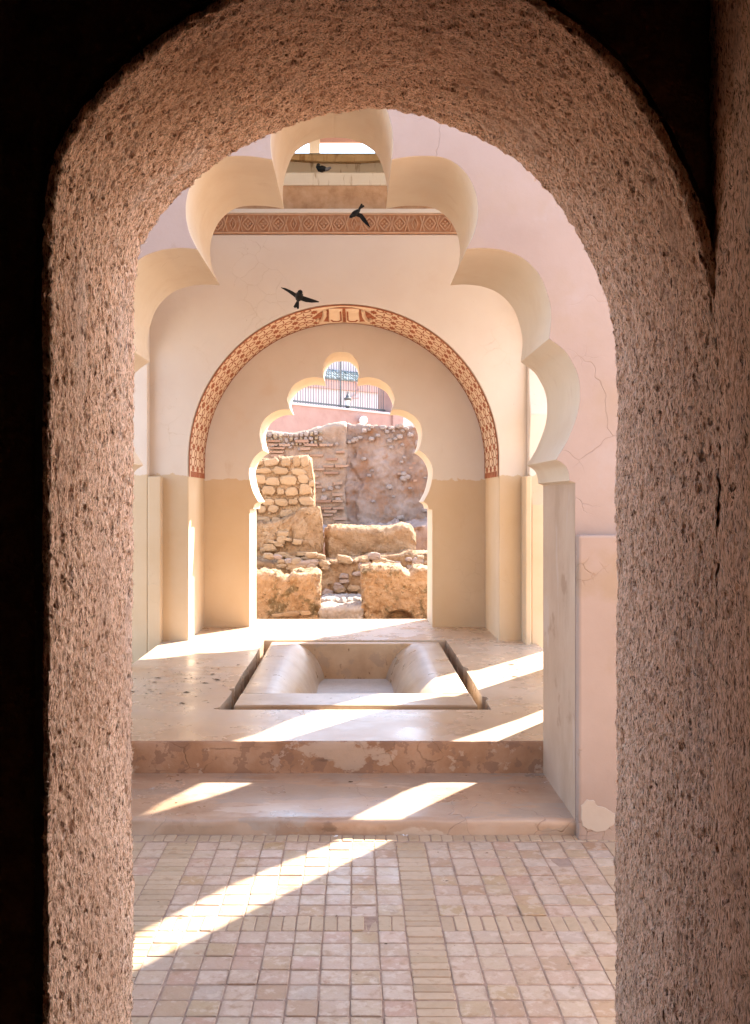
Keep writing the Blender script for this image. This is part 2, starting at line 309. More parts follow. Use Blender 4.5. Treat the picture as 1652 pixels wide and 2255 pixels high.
M['globe'] = surf('white_opal_globe', [(.80, .80, .80), (.84, .84, .83)], 3, .3, .5)
M['roof'] = surf('green_glazed_roof_tile', [(.03, .06, .055), (.05, .09, .08), (.42, .44, .43), (.05, .07, .065), (.26, .29, .28), (.03, .045, .042)], 4, .65, .3, rand=.7)  # pale tints paint weathering and glints of the glaze into the colour
M['feather_black'] = surf('black_plumage', [(.006, .006, .007), (.014, .013, .013)], 30, .6, .2)
M['feather_grey'] = surf('grey_plumage', [(.10, .10, .11), (.2, .2, .21)], 30, .7, .2)
M['down'] = surf('white_down', [(.74, .72, .70), (.8, .79, .77)], 30, .9, .1)
M['litter'] = surf('dark_litter', [(.06, .04, .025), (.14, .09, .05)], 40, .9, .1)

# ------------------------------------------------------------------ ground
GB = .06
_o = [(-600, -600), (600, -600), (600, 900), (-600, 900)]; _i = [(-1.80, 5.52), (1.69, 5.52), (1.69, 11.08), (-1.80, 11.08)]   # the sheet is cut out under the pavilion floor
g = obj('ground', [(x, y, -.05) for x, y in _o+_i], [(k, (k+1) % 4, (k+1) % 4+4, k+4) for k in range(4)], M['earth']); tag(g, kind='structure')
gy = np.linspace(11.08, 26, 60); gx = np.linspace(-9, 9, 70)
GX, GY = np.meshgrid(gx, gy, indexing='ij')
P = np.stack([GX, GY, GB + .05*fbm(np.stack([GX*1.3, GY*1.3, GX*0], -1), 4, 5)], -1)
tag(grid_obj('terrain', P, M['earth']), kind='structure')

# ------------------------------------------------------------------ foreground clay arch
YF, YN = 2.30, 1.675                                     # far and near plane of the clay wall
arch_px = [(293, 2700), (293, 900), (293, 760), (294, 690), (300, 610), (318, 540), (358, 480), (420, 415), (510, 345), (615, 288), (705, 256), (790, 240), (855, 240),
           (935, 256), (1020, 287), (1108, 333), (1187, 400), (1240, 470), (1290, 560), (1326, 650), (1348, 740), (1358, 830), (1361, 930), (1358, 1100), (1358, 2700)]
def catmull(pts, n=8):
    pts = [Vector(p) for p in pts]; out = []
    for i in range(len(pts)-1):
        p0 = pts[max(i-1, 0)]; p1 = pts[i]; p2 = pts[i+1]; p3 = pts[min(i+2, len(pts)-1)]
        for k in range(n):
            t = k/n
            out.append(.5*((2*p1) + (p2-p0)*t + (2*p0-5*p1+4*p2-p3)*t*t + (3*p1-p0-3*p2+p3)*t**3))
    out.append(pts[-1]); return out
core = [(PX(a, YF), PZ(b, YF)) for a, b in arch_px]
mid = catmull(core[1:-1], 12)
prof = [core[0]] + [tuple(p) for p in mid] + [core[-1]]
prof = np.array(prof); prof[0, 1] = prof[-1, 1] = -.05
seg = np.r_[0, np.cumsum(np.linalg.norm(np.diff(prof, axis=0), axis=1))]
NS = 1080
S = np.linspace(0, seg[-1], NS)
px_ = np.interp(S, seg, prof[:, 0]); pz_ = np.interp(S, seg, prof[:, 1])
tx = np.gradient(px_); tz = np.gradient(pz_)
for _ in range(6):
    tx = np.convolve(np.r_[tx[:1], tx, tx[-1:]], [.25, .5, .25], 'valid'); tz = np.convolve(np.r_[tz[:1], tz, tz[-1:]], [.25, .5, .25], 'valid')
ln = np.hypot(tx, tz); tx /= ln; tz /= ln
onx, onz = -tz, tx                                      # outward, into the wall (left of the direction of travel is outside)
rad = .007; flap = .014
path = []                                               # (outward offset, y, normal outward share, normal y)
for t in np.linspace(flap, rad, 8, endpoint=False): path.append((t, YN, 0, -1))
for a in np.linspace(0, math.pi/2, 7): path.append((rad-rad*math.sin(a), YN+rad-rad*math.cos(a), -math.sin(a), -math.cos(a)))
for y in np.linspace(YN+rad, YF-rad, 100)[1:-1]: path.append((0, y, -1, 0))
for a in np.linspace(math.pi/2, 0, 7): path.append((rad-rad*math.sin(a), YF-rad+rad*math.cos(a), -math.sin(a), math.cos(a)))
for t in np.linspace(rad, flap, 8)[1:]: path.append((t, YF, 0, 1))
path = np.array(path); NV = len(path)
flush = np.where((px_ > 0), 1-smoothstep(1.84, 2.02, pz_), 0)[:, None]
o_, y_, no_, ny_ = [path[None, :, k] for k in range(4)]
near = (y_ <= YN+rad)
alen = np.where(near, (YN+rad-y_) + o_, 0)
o2 = np.where(near, o_*(1-flush), o_+0*flush); y2 = np.where(near, y_*(1-flush) + (YN+rad-alen*1.05)*flush, y_+0*flush)
no2 = np.where(near, no_*(1-flush) - flush, no_+0*flush); ny2 = np.where(near, ny_*(1-flush), ny_+0*flush)
Q = np.stack([px_[:, None]+onx[:, None]*o2, y2, pz_[:, None]+onz[:, None]*o2], -1)
Nn = np.stack([onx[:, None]*no2, ny2, onz[:, None]*no2], -1)
vv = np.cumsum(np.r_[0, np.linalg.norm(np.diff(path[:, :2], axis=0), axis=1)])
SV = np.stack([S[:, None]+0*vv[None], vv[None]+0*S[:, None], 0*S[:, None]+0*vv[None]], -1)
def clay_disp(sv, seed=3):
    big = fbm(sv*np.array([3.0, 5.0, 1]), 3, seed)*.011
    lump = fbm(sv*np.array([40, 75, 1])+fbm(sv*20, 2, seed+9)[..., None]*.6, 4, seed+1)*.0048
    fine = fbm(sv*np.array([95, 150, 1]), 3, seed+2, .7)*.0060
    pits = smoothstep(.30, .55, fbm(sv*np.array([58, 140, 1]), 3, seed+5, .6))*.010
    return big+lump+fine-pits
D = clay_disp(SV)
Q = Q + Nn*D[..., None]
gate = empty('clay_archway', (0, YN, 0)); tag(gate, 'rough straw-flecked brown clay archway framing the view from a dark vestibule', 'archway')
grid_obj('arch_reveal', Q, M['clay'], gate, flip=True)
# straw stalks bedded in the clay
ns = 26000
ii = rng.integers(2, NS-3, ns); jj = rng.integers(2, NV-3, ns)
base = Q[ii, jj]; nr = Nn[ii, jj]; nr /= np.linalg.norm(nr, axis=1)[:, None]+1e-9
ts = Q[ii+1, jj]-Q[ii-1, jj]; ts /= np.linalg.norm(ts, axis=1)[:, None]+1e-9
tv = np.cross(nr, ts)
an = rng.normal(0, .5, ns); dirv = ts*np.cos(an)[:, None]+tv*np.sin(an)[:, None]+nr*rng.uniform(-.1, .16, ns)[:, None]
lng = rng.uniform(.004, .013, ns)[:, None]; wid = np.cross(dirv, nr); wid /= np.linalg.norm(wid, axis=1)[:, None]+1e-9; wid *= rng.uniform(.0005, .0013, ns)[:, None]
b0 = base + nr*.0006; b1 = base + nr*.0010 + dirv*lng*.55 + nr*.0008; b2 = base+dirv*lng
V = np.stack([b0-wid, b0+wid, b1+wid, b1-wid, b2], 1).reshape(-1, 3)
k5 = np.arange(ns)*5
Fs = [(a, a+1, a+2, a+3) for a in k5] + [(a+3, a+2, a+4) for a in k5]
tag(obj('straw_stalks', V, Fs, M['straw'], gate), kind='stuff')
# faces of the clay wall: towards the courtyard and towards the dark room
op = [(float(x)+float(a)*.03, float(z)+float(b)*.03) for x, z, a, b in zip(px_[::12], pz_[::12], onx[::12], onz[::12])]
def wall_with_opening(op, x0, x1, z0, z1):
    pts = [(x0, z0)] + [(op[0][0], z0)] + [p for p in op if p[1] > z0+.01] + [(op[-1][0], z0), (x1, z0), (x1, z1), (x0, z1)]
    return pts
pts = wall_with_opening(op, -3.2, .70, -.05, 4.25)
n = len(pts)
obj('spandrel_wall', [(x, YN+.012, z) for x, z in pts], [tuple(range(n))], M['clay_shaded'], gate)
pts = wall_with_opening(op, -3.2, 3.2, -.05, 4.25)
obj('courtyard_face', [(x, YF-.012, z) for x, z in pts], [tuple(range(len(pts)-1, -1, -1))], M['pink'], gate)
# right wall of the vestibule, running flush into the jamb
yy = np.linspace(YN+.012, -2.6, 300); zz = np.linspace(-.05, 3.2, 330)
YY, ZZ = np.meshgrid(yy, zz, indexing='ij')
xr = float(px_[-40])
sv = np.stack([ZZ+7, YY*1.0+3, 0*YY], -1)
P = np.stack([xr-.001-clay_disp(sv, 21)*.8, YY, ZZ], -1)
grid_obj('passage_wall', P, M['clay'], gate)
box('roof_slab', -3.2, 3.2, -2.6, YF-.014, 3.25, 4.24, M['clay_shaded'], gate)
box('left_room_wall', -3.5, -3.2, -2.6, YF-.014, -.05, 3.6, M['clay_shaded'], gate)
box('rear_room_wall', -3.5, 3.5, -2.9, -2.6, -.05, 3.6, M['clay_shaded'], gate)
box('outer_mass', xr+.30, 3.2, -2.6, YF-.016, -.05, 3.249, M['clay_shaded'], gate)
box('room_floor', -3.2, xr+.3, -2.6, YF-.02, -.049, -.012, M['tile_brick'], gate)

# ------------------------------------------------------------------ paved courtyard
YS = 4.687
JZ = -.0030                                              # joints are filled almost flush
cf = obj('courtyard_floor', [(-6, YF-.02, JZ), (6, YF-.02, JZ), (6, YS+.05, JZ), (-6, YS+.05, JZ)], [(0, 1, 2, 3)], M['mortar']); tag(cf, kind='structure')
def tile_mesh(name, a, b, mat, seed, rj=.0016):
    r = random.Random(seed); t = .012; bv = .0022
    c0 = [(-a/2, -b/2), (a/2, -b/2), (a/2, b/2), (-a/2, b/2)]
    c0 = [(x+r.uniform(-rj, rj), y+r.uniform(-rj, rj)) for x, y in c0]
    ring = []
    for i in range(4):                                  # worn corners: each corner cut into two points
        p = Vector(c0[i]); q = Vector(c0[(i-1) % 4]); s = Vector(c0[(i+1) % 4]); cut = r.uniform(.002, .007)
        ring += [p+(q-p).normalized()*cut, p+(s-p).normalized()*cut]
    v = [(p.x, p.y, -t) for p in ring] + [(p.x, p.y, -.0022) for p in ring] + [(p.x*(1-2*bv/a), p.y*(1-2*bv/b), r.uniform(-.0004, .0004)) for p in ring]
    f = [(i, (i+1) % 8, (i+1) % 8+8, i+8) for i in range(8)] + [(i+8, (i+1) % 8+8, (i+1) % 8+16, i+16) for i in range(8)] + [tuple(range(16, 24))]
    return mesh(name, v, f, mat)
G = .0046
TM = {}
def tmesh(a, b, mat):
    k = (round(a, 4), round(b, 4), mat)
    if k not in TM: TM[k] = [tile_mesh('tile', a-G, b-G, M[mat], len(TM)*7+i) for i in range(4)]
    return random.choice(TM[k])
cells = []                                              # x0, x1, y0, y1, kind
xs = []; x = .193
for _ in range(9): xs.append((x-.1026, x, 't')); x -= .1026
xs.append((x-.138, x, 's')); x -= .138
for _ in range(9): xs.append((x-.104, x, 't')); x -= .104
xs.append((x-.138, x, 's')); x -= .138
for _ in range(9): xs.append((x-.104, x, 't')); x -= .104
x = .193; xs.append((x, x+.135, 's')); x += .135
for _ in range(9): xs.append((x, x+.1046, 't')); x += .1046
xs.append((x, x+.135, 's')); x += .135
for _ in range(9): xs.append((x, x+.1046, 't')); x += .1046
ys = []; y = 4.586
for _ in range(8): ys.append((y-.1018, y, 't')); y -= .1018
ys.append((y-.131, y, 'b')); y -= .131
for _ in range(8): ys.append((y-.1005, y, 't')); y -= .1005
ys.append((y-.131, y, 'b')); y -= .131
for _ in range(4): ys.append((y-.1005, y, 't')); y -= .1005
ys = [(max(a, YF), b, k) for a, b, k in ys if b > YF+.02]
for y0, y1, ky in ys:
    for x0, x1, kx in xs:
        if kx == 't' and ky == 't': cells.append((x0, x1, y0, y1, 'tile'))
        elif kx == 's':
            m = max(1, round((y1-y0)/.047))
            for i in range(m): cells.append((x0, x1, y0+(y1-y0)*i/m, y0+(y1-y0)*(i+1)/m, 'brick'))
        else:
            for i in range(2): cells.append((x0+(x1-x0)*i/2, x0+(x1-x0)*(i+1)/2, y0, y1, 'brick'))
xa = min(q[0] for q in xs); xb = max(q[1] for q in xs)
m = int((xb-xa)/.052)
for i in range(m): cells.append((xa+(xb-xa)*i/m, xa+(xb-xa)*(i+1)/m, 4.598, 4.684, 'brick'))
seen = {'tile': [], 'brick': []}; rest = []
for c in cells:
    cx, cy = (c[0]+c[1])/2, (c[2]+c[3])/2
    (seen[c[4]] if (-.222 < cx/cy < .262 and cy > 2.98) else rest).append(c)
for k in seen:
    seen[k].sort(key=lambda c: c[2]); rest += seen[k][300:]; seen[k] = seen[k][:300]
for k, lst in seen.items():
    for x0, x1, y0, y1, _ in lst:
        o = bpy.data.objects.new(k, tmesh(x1-x0, y1-y0, 'tile' if k == 'tile' else 'tile_brick')); col.objects.link(o); o.parent = cf
        o.location = ((x0+x1)/2+random.uniform(-.0012, .0012), (y0+y1)/2+random.uniform(-.0012, .0012), random.gauss(0, .0011))
        o.rotation_euler = (random.gauss(0, .0035), random.gauss(0, .0035), random.gauss(0, .006) + (math.pi if random.random() < .5 else 0))
mb = MB()
for x0, x1, y0, y1, k in rest:
    v, f = box_vf(x0+G/2, x1-G/2, y0+G/2, y1-G/2, -.012, -.0008)
    mb.add(v, f[1:])
tag(mb.build('outlying_tiles', M['tile_brick'], cf), kind='stuff')

# ------------------------------------------------------------------ pavilion: floor levels
ZT, ZP = .072, .249
YB = 5.48                                               # back plane of the front wall
def wavy_slab(name, x0, x1, y0, y1, z0, z1, mat, edge=.006, seed=1):
    """slab with a worn front edge"""
    nx = 260; xs_ = np.linspace(x0, x1, nx)
    pr = [(0, z0), (0, z0+(z1-z0)*.3), (0, z0+(z1-z0)*.6), (.0, z1-.016), (.005, z1-.005), (.016, z1), (.05, z1), (.12, z1), (.25, z1), (.45, z1), (y1-y0, z1)]
    P = np.zeros((nx, len(pr), 3))
    for j, (dy, z) in enumerate(pr):
        q = np.stack([xs_*6, np.full(nx, j*.35), np.full(nx, seed*1.0)], -1)
        fall = 1 if dy < .06 else 0
        P[:, j, 0] = xs_; P[:, j, 1] = y0+dy+fall*fbm(q, 4, seed)*edge; P[:, j, 2] = z + (fbm(q*.7, 3, seed+4)*edge*.6 if 0 < j < len(pr)-1 else 0)
    return grid_obj(name, P, mat)
st = wavy_slab('step', -3.2, 3.2, YS, YB+.05, -.02, ZT, M['tread'], .013, 2); tag(st, kind='structure')
# platform with the sunk rectangle of the basin
BX0, BX1, BY0, BY1 = -.862, .882, 6.31, 9.42
PXL, PXR = -1.82, 1.71
rimL = [(BX0, BY0), (BX0-.035, BY0+.02), (BX0-.05, BY0+.05), (BX0-.012, BY0+.075), (BX0+.004, BY0+.5), (BX0-.002, BY0+.62), (BX0-.03, BY0+.66), (BX0-.026, BY0+.70), (BX0+.003, BY0+.72), (BX0-.004, 7.6), (BX0+.004, 8.4), (BX0, BY1)]
rimR = [(BX1, BY0), (BX1+.004, BY0+.30), (BX1+.03, BY0+.34), (BX1+.026, BY0+.40), (BX1-.003, BY0+.43), (BX1+.003, 7.3), (BX1+.004, 7.75), (BX1+.032, 7.80), (BX1+.028, 7.88), (BX1, 7.93), (BX1+.004, 8.6), (BX1, BY1)]
mb = MB()
YE = 11.10
def cap(pts): mb.add([(x, y, ZP) for x, y in pts], [tuple(range(len(pts)))])
cap([(PXL, YB+.016), (PXR, YB+.016), (PXR, BY0), (BX1, BY0), (BX0, BY0), (PXL, BY0)])
cap([(PXL, BY0)] + rimL + [(PXL, BY1)])
cap([(PXR, BY1)] + rimR[::-1] + [(PXR, BY0)])
cap([(PXL, BY1), (BX0, BY1), (BX1, BY1), (PXR, BY1), (PXR, YE), (PXL, YE)])
for xe in (PXL, PXR): mb.add([(xe, YB+.016, ZP), (xe, YE, ZP), (xe, YE, -.05), (xe, YB+.016, -.05)], [(0, 1, 2, 3)])
loop = [(BX0, BY0)] + [(BX1, BY0)] + rimR[1:] + rimL[::-1][0:-1]
nl = len(loop)
mb.add([(x, y, ZP) for x, y in loop] + [(x, y, -.16) for x, y in loop], [(i, (i+1) % nl, (i+1) % nl+nl, i+nl) for i in range(nl)])
mb.add([(BX0-.1, BY0-.1, -.158), (BX1+.1, BY0-.1, -.158), (BX1+.1, BY1+.1, -.158), (BX0-.1, BY1+.1, -.158)], [(0, 1, 2, 3)])
pf = mb.build('platform', M['floor'])
tag(pf, kind='structure')
nx = 240; xs_ = np.linspace(PXL, PXR, nx)
pr = [(0, ZT-.03), (0, .10), (0, .15), (0, .20), (.001, ZP-.012), (.005, ZP-.003), (.0165, ZP)]
P = np.zeros((nx, len(pr), 3))
for j, (dy, z) in enumerate(pr):
    q = np.stack([xs_*5, np.full(nx, j*.4), np.full(nx, 3.3)], -1)
    P[:, j] = np.stack([xs_, YB+dy+fbm(q*1.6, 5, 6)*(.011 if j < 5 else 0), np.full(nx, z)], -1)
grid_obj('riser', P, M['riser'], pf)
obj('threshold_edge', [(PXL, YE, ZP), (PXR, YE, ZP), (PXR, YE, -.05), (PXL, YE, -.05)], [(0, 1, 2, 3)], M['riser'], pf)

# ------------------------------------------------------------------ basin
bs = empty('ablution_basin', ((BX0+BX1)/2, (BY0+BY1)/2, -.158)); tag(bs, 'smooth plastered sunken ablution basin with rounded shoulders in the pavilion floor', 'basin')
IX0, IX1, IY0, IY1 = BX0+.075, BX1-.075, BY0+.11, BY1-.07
XC = (IX0+IX1)/2; ZB = ZP+.006; ZF = -.09
def shoulder(sg):
    xo = IX0 if sg < 0 else IX1
    prof_ = [(xo, -.158), (xo, ZB-.02), (xo-sg*.012, ZB-.003), (xo-sg*.03, ZB)]
    xi0, xi1 = XC+sg*.60, XC+sg*.335                    # crease of the top, foot of the curve
    prof_ += [(xi0+sg*.04, ZB)]
    for a, h in ((0, 0), (.12, .03), (.28, .10), (.44, .19), (.60, .31), (.74, .46), (.86, .64), (.95, .83), (1, 1)):
        prof_.append((xi0-sg*abs(xi0-xi1)*a, ZB-(ZB-ZF)*h))
    yy = np.linspace(IY0+.40, IY1-.10, 26)
    P = np.zeros((len(yy), len(prof_), 3))
    for i, yv in enumerate(yy):
        tend = max(0, (yv-(IY1-.45))/.35)
        for j, (xv, zv) in enumerate(prof_):
            P[i, j] = (xv-(sg*.05*tend**2 if 3 <= j else 0), yv, zv-(.012*tend**2 if j > 2 else 0))
    return grid_obj('shoulder', P, M['basin'], bs, flip=(sg > 0))
shoulder(-1); shoulder(1)
box('front_rim', IX0, IX1, IY0, IY0+.402, -.157, ZB, M['basin'], bs, bevel=.012)
box('back_wall', IX0, IX1, IY1-.102, IY1, -.157, ZB-.012, M['basin_wall'], bs, bevel=.01)
obj('basin_floor', [(XC-.62, IY0+.39, ZF), (XC+.62, IY0+.39, ZF), (XC+.62, IY1-.09, ZF), (XC-.62, IY1-.09, ZF)], [(0, 1, 2, 3)], M['basin_floor'], bs)

# ------------------------------------------------------------------ pavilion walls
pav = empty('domed_pavilion', (-.11, 8, 0)); tag(pav, 'pink and cream plastered domed pavilion with lobed arches around the basin', 'pavilion')
def lobed(half, axis, d, lobes, jamb, zfloor):
    """half outline in sheet units right of the axis -> full outline (x,z), from the left foot over the top to the right foot"""
    right = []
    for lb in lobes:
        c = catmull([(a, b) for a, b in lb], 7) if len(lb) > 2 else [Vector(p) for p in lb]
        right += [tuple(p) for p in (c if not right else c[1:])]
    R_ = [(PX(axis+a, d), PZ(b, d)) for a, b in right] + [(PX(axis+jamb, d), zfloor)]
    R_ = [R_[0]] + [(x_+.0045*float(fbm(np.array([[x_*9, z_*9, d]]), 3, 4)[0]), z_+.0045*float(fbm(np.array([[x_*9, z_*9, d+7]]), 3, 5)[0])) for x_, z_ in R_[1:-2]] + R_[-2:]
    ax = PX(axis, d)
    L_ = [(2*ax-x_, z_) for x_, z_ in R_[::-1]][:-1]
    return L_ + R_
near_lobes = [[(0, 303), (32, 306), (66, 320), (95, 347), (110, 386), (115, 425), (112, 460)],
              [(112, 460), (150, 454), (190, 453), (222, 461), (250, 483), (269, 516), (275, 552), (269, 592), (253, 629)],
              [(253, 629), (290, 627), (326, 632), (362, 648), (393, 680), (409, 724), (413, 759), (409, 797)],
              [(409, 797), (441, 823), (461, 862), (467, 898), (462, 937), (446, 982), (422, 1025)],
              [(422, 1025), (439, 1036), (446, 1052), (447, 1065)], [(447, 1065), (458, 1069)]]
opn = lobed(None, 738, YB, near_lobes, 458, -.02)
TOP = 5.9; TOPF = 4.95
pts = [(-2.75, -.03), (opn[0][0], -.03)] + opn + [(opn[-1][0], -.03), (2.55, -.03), (2.55, TOPF), (-2.75, TOPF)]
pts = [p for i, p in enumerate(pts) if i == 0 or (abs(p[0]-pts[i-1][0])+abs(p[1]-pts[i-1][1])) > 1e-4]
fw = prism('front_wall', pts, YS, YB, M['pink'], pav, 32, bevel=.012, seg=2)
# the soffit of the lobes and the inner face carry the yellower inner plaster
fw.data.materials.append(M['soffit']); fw.data.materials.append(M['cream']); fw.data.materials.append(M['jamb'])
for p in fw.data.polygons:
    if len(p.vertices) == 4 and abs(p.normal.y) < .1 and abs(p.center.x) < 2: p.material_index = 3 if (p.center.z < 1.66 and p.area > .3) else 1
    elif p.normal.y > .5: p.material_index = 2
jx = opn[-1][0]; jl = opn[0][0]; ZK = PZ(1178, 4.62)
for (a, b, nm) in ((jx+.001, 2.551, 'plinth_block'), (-2.751, jl-.001, 'plinth_block')):
    box(nm, a, b, YS-.075, YS-.0005, -.03, ZK, M['plinth'], fw, bevel=.012)
# pale patch of repair plaster at the foot of the right block
pp_ = [(.004, .10), (.006, .16), (.03, .190), (.062, .186), (.085, .160), (.118, .150), (.150, .128), (.190, .112), (.182, .088), (.150, .070), (.120, .048), (.078, .040), (.034, .052), (.012, .070)]
ring = []
for k in range(len(pp_)):
    q0, q1 = pp_[k], pp_[(k+1) % len(pp_)]
    for t in (0, .33, .66):
        xx, zz_ = q0[0]+(q1[0]-q0[0])*t, q0[1]+(q1[1]-q0[1])*t
        nz_ = fbm(np.array([[xx*60, zz_*60, .5], [xx*60, zz_*60, 9.5]]), 3, 9)*.007
        ring.append((jx+.008+xx+float(nz_[0]), YS-.0785, zz_+float(nz_[1])))
NR = len(ring); cxp = sum(p[0] for p in ring)/NR; czp = sum(p[2] for p in ring)/NR
ring2 = [(cxp+(p[0]-cxp)*1.03, YS-.0745, czp+(p[2]-czp)*1.03) for p in ring]
obj('repair_patch', ring+ring2, [tuple(range(NR))]+[(i, i+NR, (i+1) % NR+NR, (i+1) % NR) for i in range(NR)], M['pale_patch'], fw, smooth=40)

AX = -.115
RX0, RX1 = -1.83, 1.60                                  # side walls, lower face
UX0, UX1 = -1.955, 1.655                                # side walls, upper face
Y1, Y2 = 9.40, 10.40                                    # plane of the big arch, plane of the far wall
ZS = 1.82
# far wall with its lobed opening
far_lobes = [[(0, 775), (18, 778), (33, 790), (40, 808), (40, 824), (37, 834)],
             [(37, 834), (60, 831), (84, 836), (106, 850), (118, 874), (117, 888), (112, 902)],
             [(112, 902), (130, 902), (148, 908), (168, 923), (178, 946), (177, 970), (171, 991)],
             [(171, 991), (186, 1002), (198, 1020), (202, 1040), (199, 1065), (192, 1086), (181, 1105)],
             [(181, 1105), (189, 1110), (192, 1116), (193, 1121)], [(193, 1121), (201, 1122)]]
opf = lobed(None, 751, Y2, far_lobes, 201, ZP-.02)
pts = [(-2.9, -.05), (opf[0][0], -.05)] + opf + [(opf[-1][0], -.05), (2.15, -.05), (2.15, 4.30), (-2.9, 4.30)]
bw = prism('back_wall', pts, Y2, YE, M['rose_split'], pav, 32, bevel=.010, seg=2)
bw.data.materials.append(M['soffit'])
for p in bw.data.polygons:
    if len(p.vertices) == 4 and abs(p.normal.y) < .1 and abs(p.center.x) < 1.3 and p.center.z > ZP: p.material_index = 1
# wall of the big round arch
RA, ZC = 1.487, 1.985; XA = AX+.015
arc = [(XA-RA, ZP-.02), (XA-RA, ZC)] + [(XA-RA*math.cos(a), ZC+RA*math.sin(a)) for a in np.linspace(0, math.pi, 61)[1:-1]] + [(XA+RA, ZC), (XA+RA, ZP-.02)]
pts = [(-2.6, -.05), (arc[0][0], -.05)] + arc + [(arc[-1][0], -.05), (2.0, -.05), (2.0, 4.14), (-2.6, 4.14)]
aw = prism('round_arch_wall', pts, Y1, Y2, M['cream_split'], pav, 30, bevel=.010)
# side walls with tall lobed openings; the piers stand proud of the wall above them
def side_wall(xin, xup, xout, opens, nm):
    pts = [(YB+.001, -.05)]
    for op_ in opens: pts += op_
    pts += [(Y1-.001, -.05), (Y1-.001, 4.35), (YB+.001, 4.35)]
    prism_x(nm, pts, min(xup, xout), max(xup, xout), M['cream_split'], pav, 30, bevel=.01)
    ed = [YB+.001] + [q for op_ in opens for q in (op_[0][0], op_[-1][0])] + [Y1-.001]
    for i in range(0, len(ed), 2):
        if ed[i+1]-ed[i] > .02: box('pier', min(xin, xup), max(xin, xup)-.0005 if xin < xup else max(xin, xup), ed[i]-(.012 if i else 0), ed[i+1]+(.012 if i+2 < len(ed) else 0), -.05, ZS, M['cream_split'], pav, bevel=.012)
openA = [(6.58, -.05), (6.58, 1.6), (6.65, 1.9), (6.65, 3.3), (6.72, 3.7), (6.85, 3.95), (7.0, 4.02), (7.2, 3.9), (7.42, 3.65), (7.50, 3.2), (7.44, 2.7), (7.51, 2.3), (7.42, 1.8), (7.38, 1.5), (7.38, -.05)]
openB = [(7.95, -.05), (7.95, 1.45), (8.15, 1.6), (8.30, 1.9), (8.33, 2.3), (8.33, 3.1), (8.42, 3.5), (8.55, 3.85), (8.75, 3.98), (9.0, 3.85), (9.15, 3.65), (9.14, 3.5), (9.28, 3.3), (9.34, 3.0), (9.30, 2.6), (9.22, 2.4), (9.30, 2.1), (9.28, 1.75), (9.16, 1.55), (9.16, -.05)]
side_wall(RX1, UX1, 2.00, [openA, openB], 'side_wall')
openC = [(6.2, -.05), (6.2, 3.0), (6.5, 3.5), (6.9, 3.7), (7.3, 3.5), (7.6, 3.0), (7.6, -.05)]
openD = [(7.95, -.05), (7.95, 3.0), (8.2, 3.5), (8.6, 3.7), (9.0, 3.5), (9.3, 3.0), (9.3, -.05)]
side_wall(RX0, UX0, -2.45, [openC, openD], 'side_wall')

# painted band on the underside of the round arch
Lj = ZC-ZS; Ltot = 2*Lj+math.pi*RA
def bandp(s, v, off):
    s = max(0, min(Ltot, s))
    if s < Lj: x, z, nx_, nz_ = XA-RA, ZS+s, 1, 0
    elif s > Ltot-Lj: x, z, nx_, nz_ = XA+RA, ZS+(Ltot-s), -1, 0
    else:
        a = (s-Lj)/RA; x, z, nx_, nz_ = XA-RA*math.cos(a), ZC+RA*math.sin(a), math.cos(a), -math.sin(a)
    return (x+nx_*off, Y1+v, z+nz_*off)
mb = MB(); nb = 90
for i in range(nb+1):
    s = Ltot*i/nb
    mb.v += [bandp(s, .003, .004), bandp(s, .997, .004)]
mb.f += [(2*i, 2*i+1, 2*i+3, 2*i+2) for i in range(nb)]
bd = mb.build('painted_band', M['band'], aw, smooth=60)
mb = MB()
def poly_sv(pts, off=.007):
    mb.add([bandp(s, v, off) for s, v in pts], [tuple(range(len(pts)))])
def ring_sv(pts, k, off=.007):
    cs = sum(p[0] for p in pts)/len(pts); cv = sum(p[1] for p in pts)/len(pts); n_ = len(pts)
    inner = [(cs+(s-cs)*k, cv+(v-cv)*k) for s, v in pts]
    mb.add([bandp(s, v, off) for s, v in list(pts)+inner], [(i, (i+1) % n_, (i+1) % n_+n_, i+n_) for i in range(n_)])
def strip_sv(s0, s1, v0, v1, n_=100, off=.0065):
    n_ = max(2, int(n_*(s1-s0)/Ltot)+2)
    for i in range(n_):
        a = s0+(s1-s0)*i/n_; b = s0+(s1-s0)*(i+1)/n_
        mb.add([bandp(a, v0, off), bandp(a, v1, off), bandp(b, v1, off), bandp(b, v0, off)], [(0, 1, 2, 3)])
strip_sv(0, Ltot, .003, .06); strip_sv(0, Ltot, .965, .997)
strip_sv(0, .055, .10, .955); strip_sv(Ltot-.055, Ltot, .10, .955)
row = .212; cols_v = [.24, .52, .80]
nrow = int((Ltot/2-.36)/row)
for side in (0, 1):
    def W(s): return s if side == 0 else Ltot-s
    for k in range(nrow+1):
        s0 = .085+k*row
        for j, v0 in enumerate(cols_v):
            star = []
            for q in range(16):
                a = 2*math.pi*q/16; r_ = 1 if q % 2 == 0 else .62
                star.append((W(s0+.042*r_*math.cos(a)), v0+.105*r_*math.sin(a)))
            poly_sv(star)
            if s0+row < Ltot/2-.28:
                for vv0 in [v0+.14] + ([v0-.14] if j == 0 else []):
                    for c in (.30, .70):
                        leaf = [(W(s0+row*(c+.21*math.cos(2*math.pi*q/12))), vv0+.078*math.sin(2*math.pi*q/12)*(abs(math.sin(2*math.pi*q/12))**.5)) for q in range(12)]
                        ring_sv(leaf, .60)
                poly_sv([(W(s0+row*.47), v0-.07), (W(s0+row*.53), v0-.07), (W(s0+row*.53), v0+.07), (W(s0+row*.47), v0+.07)])
pp = mb.build('painted_pattern', M['red'], bd); tag(pp, kind='stuff')
